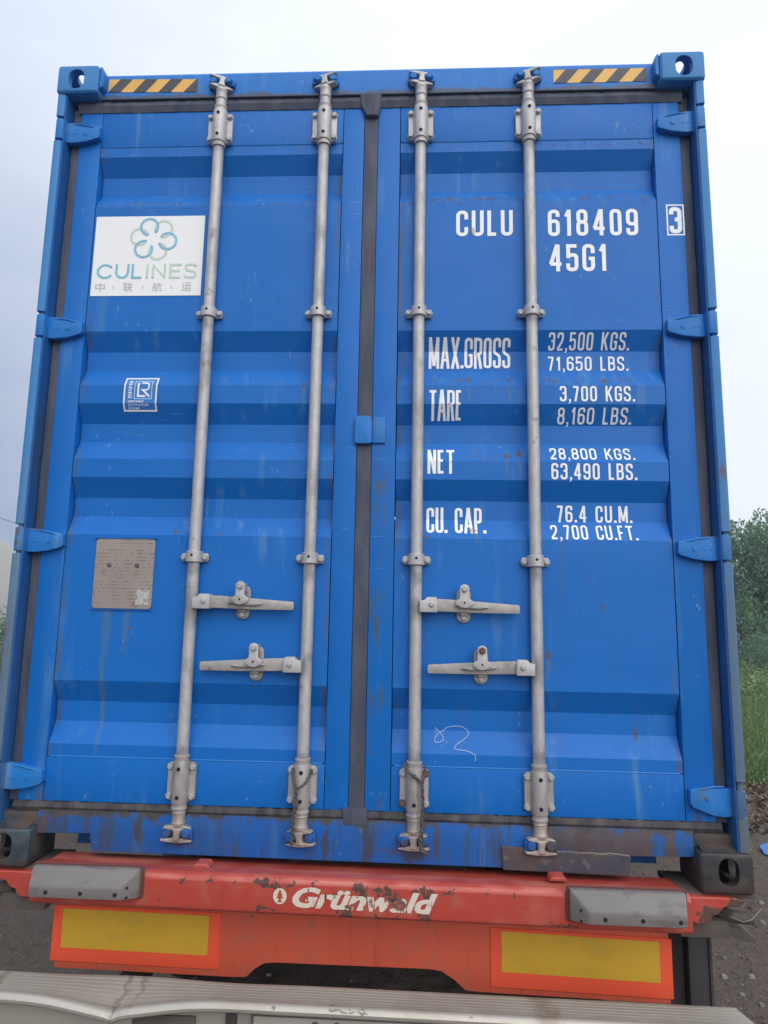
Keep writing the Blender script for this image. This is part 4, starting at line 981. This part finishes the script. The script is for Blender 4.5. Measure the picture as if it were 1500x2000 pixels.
# chassis rails, cross members, wheels
bm = B()
for sx in (-1, 1):
    box(bm, *sorted((sx * .42, sx * .56)), .12, 12.0, T0 - .30, T0 - .02, .01)
for y in (.9, 2.2, 3.5, 5.0, 7.0, 9.0, 11.0): box(bm, -1.15, 1.15, y, y + .12, T0 - .16, T0 - .03, .008)
finish_each("frame_rail", bm, red_paint("grimy_red_paint", (0.16, 0.035, 0.03), rough=.6), trl)
bm = B()
for y in (1.9, 3.2, 4.5): tube(bm, [(-.95, y, .5), (.95, y, .5)], .065, 14)
finish_each("axle", bm, DARK, trl)
TYRE = plain("tyre_rubber", (0.022, 0.021, 0.021), .85, var=.4, scale=20, bump=.4); RIM = plain("dirty_rim", (0.22, 0.20, 0.19), .6, var=.3)
def wheel(x, y):
    s = 1 if x > 0 else -1
    bm = B(); lathe(bm, (x - s * .19, y, .5), (s, 0, 0), [(0, .28), (.0, .42), (.03, .485), (.06, .5), (.13, .5), (.15, .47), (.19, .47), (.21, .5), (.30, .5), (.35, .485), (.38, .42), (.38, .28)], 36)
    w = finish("wheel", bm, TYRE, trl)
    bm = B(); lathe(bm, (x - s * .18, y, .5), (s, 0, 0), [(0, .285), (.355, .285), (.36, .26), (.24, .22), (.22, .12), (.30, .11), (.31, .05)], 28); finish("rim", bm, RIM, w)
for y in (1.9, 3.2, 4.5):
    for x in (-.98, .98): wheel(x, y)
bm = B()
for sx in (-1, 1): box(bm, sx * .85 - .06, sx * .85 + .06, 9.6, 9.75, .25, T0 - .15, .01); box(bm, sx * .85 - .14, sx * .85 + .14, 9.54, 9.81, 0, .03, .005); box(bm, sx * .85 - .04, sx * .85 + .04, 9.63, 9.72, .03, .3)
finish_each("landing_leg", bm, DARK, trl)

# ------------------------------------------------------------------ wires left on the lower brackets
WIRE = plain("twisted_wire", (0.085, 0.078, 0.078), .6, var=.4, scale=60)
def twisted(bm, pts, r, n=6, turns=90):
    pts = [Vector(p) for p in pts]
    dense = [p for p in sum(([a.lerp(b, k / 6) for k in range(6)] for a, b in zip(pts, pts[1:])), [])] + [pts[-1]]
    for ph in (0, math.pi):
        q = []
        for i, p in enumerate(dense):
            a = ph + i * 1.1; q.append(p + Vector((math.cos(a) * r * .7, math.sin(a) * r * .7, 0)))
        tube(bm, q, r * .75, 5)
x = RODX[1]; yf = YR - .040
bm = B(); twisted(bm, [(x - .029, .03, .325), (x - .030, YR - .015, .318), (x - .024, yf + .01, .296), (x - .016, yf, .280), (x - .010, yf - .002, .272)], .0038)
twisted(bm, [(x + .032, .02, .325), (x + .031, YR - .012, .312), (x + .020, yf + .006, .290), (x + .004, yf, .277), (x - .010, yf - .002, .270)], .0038)
twisted(bm, [(x - .010, yf - .002, .270), (x - .014, yf - .004, .24), (x - .008, yf - .003, .225), (x - .017, yf - .002, .195), (x - .020, yf + .004, .16), (x - .022, yf + .006, .12), (x - .020, yf + .004, .098)], .0048)
w1 = finish("wire_rope", bm, WIRE, None); w1.location = (0, 0, ZB); tag(w1, "dark wire looped in a Y on the second rod's lower bracket", "wire", "wires hanging on the lower rod brackets")
x = RODX[2]
bm = B(); twisted(bm, [(x - .030, .03, .352), (x - .030, YR - .022, .345), (x - .018, YR - .036, .330), (x + .004, yf, .316), (x + .020, yf + .006, .304), (x + .026, yf + .004, .285), (x + .028, yf + .004, .24), (x + .027, yf + .006, .20), (x + .030, yf + .008, .17)], .0046)
twisted(bm, [(x + .034, .03, .345), (x + .034, YR - .01, .33), (x + .028, yf + .010, .305), (x + .026, yf + .006, .29)], .0036)
twisted(bm, [(x + .030, yf + .008, .17), (x + .024, yf + .002, .15), (x + .022, yf, .12), (x + .028, yf, .098), (x + .042, yf + .004, .088)], .0058)
w2 = finish("wire_rope", bm, WIRE, None); w2.location = (0, 0, ZB); tag(w2, "thick black wire down the right side of the third rod's lower bracket", "wire", "wires hanging on the lower rod brackets")

# ================================================================== SURROUNDINGS
def gnoise(x, y): return math.sin(x * 1.7 + y * .6) * .5 + math.sin(y * 2.3 - x * .9) * .3 + math.sin(x * 5.1 + y * 4.3) * .2
def gz(x, y):
    r = min(1, max(0, (math.hypot(x - .2, y + 2) - 3) / 4)); return .035 * gnoise(x, y) * r * (.25 if y > 6.5 and x > 1 else 1)
bm = B()
def axis(lo, hi, fine0, fine1, step, growth=1.35):
    v = [fine0 + i * step for i in range(int((fine1 - fine0) / step) + 1)]; s = step; a = v[0]
    while a > lo: s *= growth; a -= s; v.insert(0, max(a, lo))
    s = step; b = v[-1]
    while b < hi: s *= growth; b += s; v.append(min(b, hi))
    return v
gx, gy = axis(-260, 260, -8, 14, .4), axis(-260, 260, -6, 26, .4); rows = []
for y in gy: rows.append([bm.verts.new((x, y, gz(x, y) if abs(x) < 60 and abs(y) < 60 else 0)) for x in gx])
for a, b in zip(rows, rows[1:]):
    for k in range(len(gx) - 1): bm.faces.new((a[k], a[k + 1], b[k + 1], b[k]))
m = Mat("dry_dirt", .9, 0, .2)
c = m.mix(m.noise(1.4, 6), (0.085, 0.064, 0.051), (0.155, 0.122, 0.100)); c = m.mix(m.math('MULTIPLY', m.ramp(m.noise(14, 6, off=3), .5, .7), .6), c, (0.075, 0.055, 0.044)); c = m.mix(m.math('MULTIPLY', m.ramp(m.noise(45, 4, off=5), .64, .7), .6), c, (0.30, 0.27, 0.24))
m.bump(m.math('ADD', m.noise(7, 6), m.math('MULTIPLY', m.noise(60, 4), .3)), .9, .07); DIRT = m.out(c)
g = finish("ground", bm, DIRT); tag(g, kind="structure")

# stones and litter on the dirt
def scatter_stones(nm, N, xr, yr, smin, smax, mat, flatz=.6):
    V = []; F = []
    for _ in range(N):
        x, y = random.uniform(*xr), random.uniform(*yr); s = random.uniform(smin, smax) * random.choice((.6, .8, 1, 1, 1.5)); b = len(V); z = gz(x, y)
        k = random.uniform(0, 6.3)
        for i in range(5): a = k + i * 1.2566 + random.uniform(-.3, .3); V.append((x + s * math.cos(a), y + s * math.sin(a) * .8, z - .005))
        for i in range(5): a = k + i * 1.2566 + random.uniform(-.3, .3); V.append((x + s * .65 * math.cos(a), y + s * .6 * math.sin(a), z + s * flatz * random.uniform(.7, 1.1)))
        F += [(b + i, b + (i + 1) % 5, b + 5 + (i + 1) % 5, b + 5 + i) for i in range(5)] + [tuple(b + 5 + i for i in range(5))]
    me = bpy.data.meshes.new(nm); me.from_pydata(V, [], F); me.materials.append(mat); o = bpy.data.objects.new(nm, me); col.objects.link(o); return o
def island_mat(name, cols, rough=.85, trans=0.0):
    m = Mat(name, rough, 0, .25); gi = m.n('ShaderNodeNewGeometry'); cr = m.n('ShaderNodeValToRGB'); m.l(gi.outputs['Random Per Island'], cr.inputs[0])
    el = cr.color_ramp.elements
    while len(el) < len(cols): el.new(.5)
    for i, c in enumerate(cols): el[i].position = i / (len(cols) - 1); el[i].color = (*c, 1)
    c = m.mix(m.ramp(m.noise(1.1, 3), .3, .7), cr.outputs[0], m.mix(1.0, cr.outputs[0], (.82, .84, .88), 'MULTIPLY'))
    if trans: m.b.inputs['Subsurface Weight'].default_value = 0
    m.out(c)
    if trans:
        t = m.n('ShaderNodeBsdfTranslucent'); m.l(c, t.inputs[0]); mx = m.n('ShaderNodeMixShader'); mx.inputs[0].default_value = trans
        m.l(m.b.outputs[0], mx.inputs[1]); m.l(t.outputs[0], mx.inputs[2]); m.l(mx.outputs[0], m.nt.nodes['Material Output'].inputs[0])
    return m.m
STONE = island_mat("stones", [(0.07, 0.055, 0.045), (0.12, 0.095, 0.08), (0.16, 0.135, 0.115), (0.30, 0.28, 0.25)])
LITTER = island_mat("dry_leaf_litter", [(0.09, 0.06, 0.04), (0.17, 0.12, 0.08), (0.24, 0.18, 0.12), (0.30, 0.25, 0.19)])
o = scatter_stones("gravel", 2600, (-3, 7), (-1.5, 9), .006, .024, STONE); o2 = scatter_stones("rubble", 1100, (1.25, 4.6), (-.6, 5.2), .006, .026, STONE); tag(o2, "rubble strewn on the dirt right of the trailer", "rubble", kind="stuff"); tag(o, "loose stones and crumbs of earth on the bare dirt", kind="stuff", cat="stones")
def blades(nm, N, region, h0, h1, w, mat, lean=.5, seg=1):
    V = []; F = []
    while len(F) < N:
        x, y = region(); z = gz(x, y); h = random.uniform(h0, h1); a = random.uniform(0, 6.28); dx, dy = math.cos(a) * w * .5, math.sin(a) * w * .5
        lx, ly = random.gauss(0, lean) * h, random.gauss(0, lean) * h; b = len(V)
        V += [(x - dx, y - dy, z - .01), (x + dx, y + dy, z - .01), (x + lx * .5 + dx * .8, y + ly * .5 + dy * .8, z + h * .65), (x + lx, y + ly, z + h), (x + lx * .5 - dx * .8, y + ly * .5 - dy * .8, z + h * .65)]
        F.append((b, b + 1, b + 2, b + 3, b + 4))
    me = bpy.data.meshes.new(nm); me.from_pydata(V, [], F); me.materials.append(mat); o = bpy.data.objects.new(nm, me); col.objects.link(o); return o
def leafy(nm, N, region, hmax, ls, mat):
    V = []; F = []
    while len(F) < N:
        x, y = region(); top = hmax * random.uniform(.45, 1.0) * (.75 + .25 * math.sin(x * 2.3 + y)); k = random.randint(9, 18)
        for _ in range(k):
            t = random.random() ** .8; p = Vector((x + random.gauss(0, .09), y + random.gauss(0, .09), gz(x, y) + top * t))
            ax = Vector((random.gauss(0, .7), random.gauss(0, .7), random.gauss(.25, .5))).normalized(); sd_ = ax.cross(Vector((random.gauss(0, 1), random.gauss(0, 1), random.gauss(0, 1)))).normalized()
            L = ls * random.uniform(.6, 1.4) * (1.15 - .5 * t); wd = L * random.uniform(.18, .32); b = len(V)
            V += [tuple(p), tuple(p + ax * L * .5 + sd_ * wd), tuple(p + ax * L), tuple(p + ax * L * .5 - sd_ * wd)]; F.append((b, b + 1, b + 2, b + 3))
    me = bpy.data.meshes.new(nm); me.from_pydata(V, [], F); me.materials.append(mat); o = bpy.data.objects.new(nm, me); col.objects.link(o); return o
GRASS = island_mat("grass_blades", [(0.095, 0.185, 0.050), (0.135, 0.235, 0.065), (0.19, 0.28, 0.085), (0.42, 0.45, 0.28)], .7, .35)
WEEDS = island_mat("weed_leaves", [(0.11, 0.21, 0.065), (0.16, 0.27, 0.085), (0.22, 0.33, 0.11), (0.52, 0.58, 0.38)], .7, .4)
def edge(x): return 7.0 + .35 * math.sin(x * 1.3) + .2 * math.sin(x * 4)
def reg():
    while True:
        y = 6.6 + 15.5 * random.random() ** 1.5; x = random.uniform(1.4, 2.6 + .62 * (y + 2.2))
        if y > edge(x): return x, y
def reg_l():
    y = random.uniform(3, 16); return -random.uniform(1.7, 9), y
bm = B(); P = [(x, y) for y in (0, 1) for x in range(2)]
rows = []
for i in range(40):
    x = 1.3 + i * .6; rows.append((x, edge(x)))
lo = [bm.verts.new((x, e, gz(x, e) + .012)) for x, e in rows]; mid = [bm.verts.new((x, 12, gz(x, 12) + .035)) for x, e in rows]; hi = [bm.verts.new((x, 40, .05)) for x, e in rows]
for i in range(39): bm.faces.new((lo[i], lo[i + 1], mid[i + 1], mid[i])); bm.faces.new((mid[i], mid[i + 1], hi[i + 1], hi[i]))
v = finish("verge_ground", bm, plain("turf_soil", (0.075, 0.10, 0.042), .9, var=.4, scale=3)); tag(v, kind="structure")
o = blades("grass", 70000, reg, .06, .24, .020, GRASS, .5); tag(o, "short green grass on the verge right of the trailer", "grass", kind="stuff")
def reg_w():
    y = random.uniform(15.5, 25.5); return random.uniform(2.0, 4.0 + .62 * (y + 2.2)), y
o = leafy("weeds", 60000, reg_w, .95, .10, WEEDS); tag(o, "tall pale green weeds at the foot of the bushes", "weeds", kind="stuff")
o = leafy("low_herbs", 42000, reg, .20, .05, WEEDS); tag(o, "small leafy herbs mixed into the grass of the verge", "herbs", kind="stuff")
def reg_d():
    y = random.uniform(4.6, 7.3); return random.uniform(1.6, 6.5), y
o = blades("leaf_litter", 5200, reg_d, .015, .06, .035, LITTER, 1.6); tag(o, "dry leaves and twigs between the dirt and the grass", "litter", kind="stuff")

# trees and bushes
LEAF = island_mat("willow_leaves", [(0.085, 0.180, 0.110), (0.125, 0.240, 0.140), (0.18, 0.30, 0.17), (0.32, 0.43, 0.30)], .6, .35)
LEAF2 = island_mat("dark_bush_leaves", [(0.075, 0.165, 0.100), (0.105, 0.215, 0.125), (0.15, 0.26, 0.145), (0.25, 0.36, 0.23)], .6, .3)
BARK = plain("bark", (0.10, 0.08, 0.06), .9, var=.4, scale=9)
def crown_mesh(seed, h, w, N, ls):
    rnd = random.Random(seed); V = []; F = []
    clumps = []
    for _ in range(64):
        a = rnd.uniform(0, 6.28); t = rnd.random() ** .7; z = h * (.05 + .91 * t); rr = w * .5 * math.sin(math.pi * min(1, .22 + .70 * t)) ** .8
        r = rr * math.sqrt(rnd.uniform(.25, 1)); clumps.append((math.cos(a) * r, math.sin(a) * r, z, rnd.uniform(.35, .75) * w * .22))
    for _ in range(N):
        cx, cy, cz, cr = rnd.choice(clumps)
        while True:
            d = Vector((rnd.uniform(-1, 1), rnd.uniform(-1, 1), rnd.uniform(-1, 1)))
            if d.length < 1: break
        d = d.normalized() * (d.length ** .45)
        p = Vector((cx, cy, cz)) + Vector((d.x, d.y, d.z * 1.25)) * cr
        if p.z < .05: p.z = rnd.uniform(.05, .5)
        ax = Vector((rnd.gauss(0, .5), rnd.gauss(0, .5), rnd.gauss(.45, .5))).normalized(); s = ax.cross(Vector((rnd.gauss(0, 1), rnd.gauss(0, 1), rnd.gauss(0, 1)))).normalized()
        L = ls * rnd.uniform(.6, 1.35); wd = L * .17; b = len(V)
        V += [tuple(p), tuple(p + ax * L * .5 + s * wd), tuple(p + ax * L), tuple(p + ax * L * .5 - s * wd)]; F.append((b, b + 1, b + 2, b + 3))
    me = bpy.data.meshes.new("crown"); me.from_pydata(V, [], F); return me
def trunk_bm(seed, h, w):
    rnd = random.Random(seed + 5); bm = B(); tube(bm, [(0, 0, -.05), (.04, .02, h * .2), (.02, -.05, h * .45), (.08, 0, h * .75)], [h * .024, h * .02, h * .014, h * .005], 8)
    for k in range(9):
        a = rnd.uniform(0, 6.28); z0 = h * rnd.uniform(.06, .45); r = w * rnd.uniform(.25, .42)
        tube(bm, [(0, 0, z0), (math.cos(a) * r * .5, math.sin(a) * r * .5, z0 + h * .16), (math.cos(a) * r, math.sin(a) * r, z0 + h * .36)], [h * .010, h * .007, h * .002], 6)
    return bm
CR = [crown_mesh(3, 5.0, 4.4, 22000, .17), crown_mesh(8, 5.0, 4.8, 22000, .165), crown_mesh(15, 2.6, 3.0, 9000, .11)]
TK = []
for s, h, w in ((3, 5.0, 4.4), (8, 5.0, 4.8), (15, 2.6, 3.0)):
    bm = trunk_bm(s, h, w); me = bpy.data.meshes.new("trunk"); bm.to_mesh(me); bm.free(); me.materials.append(BARK); TK.append(me)
CR[0].materials.append(LEAF); CR[1].materials.append(LEAF2); CR[2].materials.append(LEAF)
def tree(kind, x, y, sc, rz, name, label, cat, group, sz=1.0):
    t = empty(name, (x, y, -.02), label, cat, group, rz); t.scale = (sc, sc, sc * sz)
    a = bpy.data.objects.new("crown", CR[kind]); b = bpy.data.objects.new("trunk", TK[kind])
    for o in (a, b): col.objects.link(o); o.parent = t
GT = "willow trees behind the grass verge"
tree(1, 12.2, 24.5, 1.10, .4, "willow_tree", "dark leafy tree beside the container's right edge, lower than its silvery neighbour", "tree", GT)
tree(0, 15.3, 25.2, 1.20, 2.0, "willow_tree", "tallest silvery green tree at the right edge of the photo, beyond the verge", "tree", GT)
tree(1, 9.0, 27.5, 1.00, 3.1, "willow_tree", "tree hidden mostly behind the container's right rear post", "tree", GT, .85)
tree(0, 19.5, 26.5, 1.12, 4.0, "willow_tree", "broad grey green tree at the right end of the tree row", "tree", GT)
tree(1, 5.5, 30, 1.1, 1.1, "willow_tree", "tree standing behind the container's right side wall", "tree", GT)
GBs = "low bushes in front of the willow trees"
tree(2, 13.6, 21.3, .62, .3, "bush", "small pale bush in the weeds under the tallest tree", "bush", GBs)
tree(2, 11.4, 20.4, .55, 1.7, "bush", "small pale bush in the weeds beside the container's right post", "bush", GBs)
tree(2, 11.6, 22.9, 1.05, 2.2, "bush", "dark bush at the foot of the tree nearest the container's right post", "bush", GBs)
tree(2, 14.6, 23.2, 1.15, 5.2, "bush", "broad bush at the foot of the tallest tree at the photo's right edge", "bush", GBs)
GL_ = "bushes beyond the left side"
tree(2, -9.7, 13.0, .66, .8, "bush", "grey green bush in front of the white lorry, nearest the container", "bush", GL_)
tree(2, -12.3, 14.0, .74, 2.6, "bush", "bush left of the one that touches the white lorry", "bush", GL_)
tree(2, -6.6, 12.5, .66, 4.6, "bush", "bush hidden behind the container's left side wall", "bush", GL_)

# white box lorry far left, its rounded front corner just beside the container
lor = empty("white_lorry", (-12.75, 16.3, 0), "white lorry with a rounded roof edge standing behind the bushes under the overhead wire", "lorry", rz=R(37))
WB = plain("dusty_white_panel", (0.43, 0.43, 0.41), .5, var=.08, scale=2)
bm = B(); prism(bm, [(-1.25, .95), (1.25, .95), (1.25, 3.35), (1.19, 3.62), (1.02, 3.84), (.75, 3.96), (-.75, 3.96), (-1.02, 3.84), (-1.19, 3.62), (-1.25, 3.35)], 'y', 0, 7.2, .02, 2); finish("cargo_body", bm, WB, lor)
bm = B(); prism(bm, [(7.35, .55), (9.3, .55), (9.35, 1.5), (9.0, 2.65), (7.35, 2.75)], 'x', -1.15, 1.15, .06, 2); finish("cab", bm, WB, lor)
bm = B(); prism(bm, [(9.372, 1.52), (9.385, 1.52), (9.07, 2.5), (9.057, 2.5)], 'x', -1.0, 1.0); finish("windscreen", bm, plain("dark_glass", (0.02, 0.025, 0.03), .1), lor)
bm = B(); box(bm, -.45, .45, .2, 7.9, .7, .94); finish("chassis", bm, DARK, lor)
bm = B(); box(bm, -1.22, 1.22, -.03, -.002, 1.0, 1.25, .01); finish("rear_frame", bm, DARKB, lor)
for y in (1.4, 2.7, 8.2):
    for s in (-1, 1):
        bm = B(); lathe(bm, (s * .85, y, .5), (s, 0, 0), [(0, .28), (0, .43), (.04, .5), (.26, .5), (.3, .43), (.3, .28)], 24); w = finish("wheel", bm, TYRE, lor)
        bm = B(); lathe(bm, (s * .86, y, .5), (s, 0, 0), [(0, .285), (.27, .285), (.2, .1), (.24, .06)], 18); finish("rim", bm, RIM, w)

# pole and the overhead wire that passes behind the container's left edge
pole = empty("utility_pole", (-26, 28, 0), "wooden pole carrying the thin wire beyond the left edge", "pole")
bm = B(); tube(bm, [(0, 0, 0), (0, 0, 9.0)], [.14, .09], 12); finish("shaft", bm, BARK, pole)
bm = B(); box(bm, -.8, .8, -.05, .05, 8.2, 8.32); finish("cross_arm", bm, BARK, pole)
bm = B(); pa, pb = Vector((-26, 28, 8.3)), Vector((8, 60, 5.5)); tube(bm, [pa.lerp(pb, i / 24) - Vector((0, 0, 3.2 * 4 * (i / 24) * (1 - i / 24))) for i in range(25)], .014, 5)
o = finish("overhead_wire", bm, plain("black_wire", (0.04, 0.04, 0.045), .6)); tag(o, "thin dark wire running from the pole behind the container", "wire")
pole2 = empty("utility_pole", (8, 60, 0), "far wooden pole hidden behind the container", "pole")
bm = B(); tube(bm, [(0, 0, 0), (0, 0, 6.0)], [.14, .09], 12); finish("shaft", bm, BARK, pole2)

# blue plastic sheet lying on the dirt at the right edge
bm = B(); nx_, ny_ = 16, 7; rows = []
for j in range(ny_ + 1):
    r = []
    for i in range(nx_ + 1):
        u, w = i / nx_ - .5, j / ny_ - .5; s = 1 - abs(w * 2) ** 3 * .3
        z = .15 * max(0, 1 - (w * 2) ** 2) ** .7 * (1 - .7 * abs(u * 2) ** 2.5) + .018 * math.sin(i * 1.9 + j) * math.cos(j * 1.7) + .012 * random.uniform(-1, 1)
        r.append(bm.verts.new((u * 1.25 * s, w * .42 + .05 * math.sin(i * .8), max(z, .004))))
    rows.append(r)
for a, b in zip(rows, rows[1:]):
    for k in range(nx_): bm.faces.new((a[k], a[k + 1], b[k + 1], b[k]))
m = Mat("blue_plastic", .35); TARP = m.out(m.mix(m.ramp(m.noise(9, 4), .4, .65), (0.03, 0.20, 0.62), (0.10, 0.34, 0.78))); m.bump(m.noise(14, 4), .6, .03)
tp = finish("plastic_sheet", bm, TARP); tp.location = (3.80, 3.92, .01); tp.rotation_euler = (0, 0, R(-18)); tag(tp, "crumpled bright blue plastic sheet lying on the dirt by the container's lower right corner", "sheet")

# thin haze volume, added to lighten the trees and bushes beyond the trailer
bm = B(); box(bm, -265, 265, -265, 265, -1.0, 9.8); hz = finish("haze", bm, BARK, None, False)
hm = bpy.data.materials.new("added_haze"); hm.use_nodes = True; hm.node_tree.nodes.clear()
ho = hm.node_tree.nodes.new('ShaderNodeOutputMaterial'); hv = hm.node_tree.nodes.new('ShaderNodeVolumePrincipled')
hv.inputs['Color'].default_value = (0.86, 0.92, 1.0, 1); hv.inputs['Density'].default_value = HAZE; hv.inputs['Anisotropy'].default_value = 0.2
hm.node_tree.links.new(hv.outputs[0], ho.inputs['Volume']); hz.data.materials.clear(); hz.data.materials.append(hm); hz['kind'] = 'stuff'
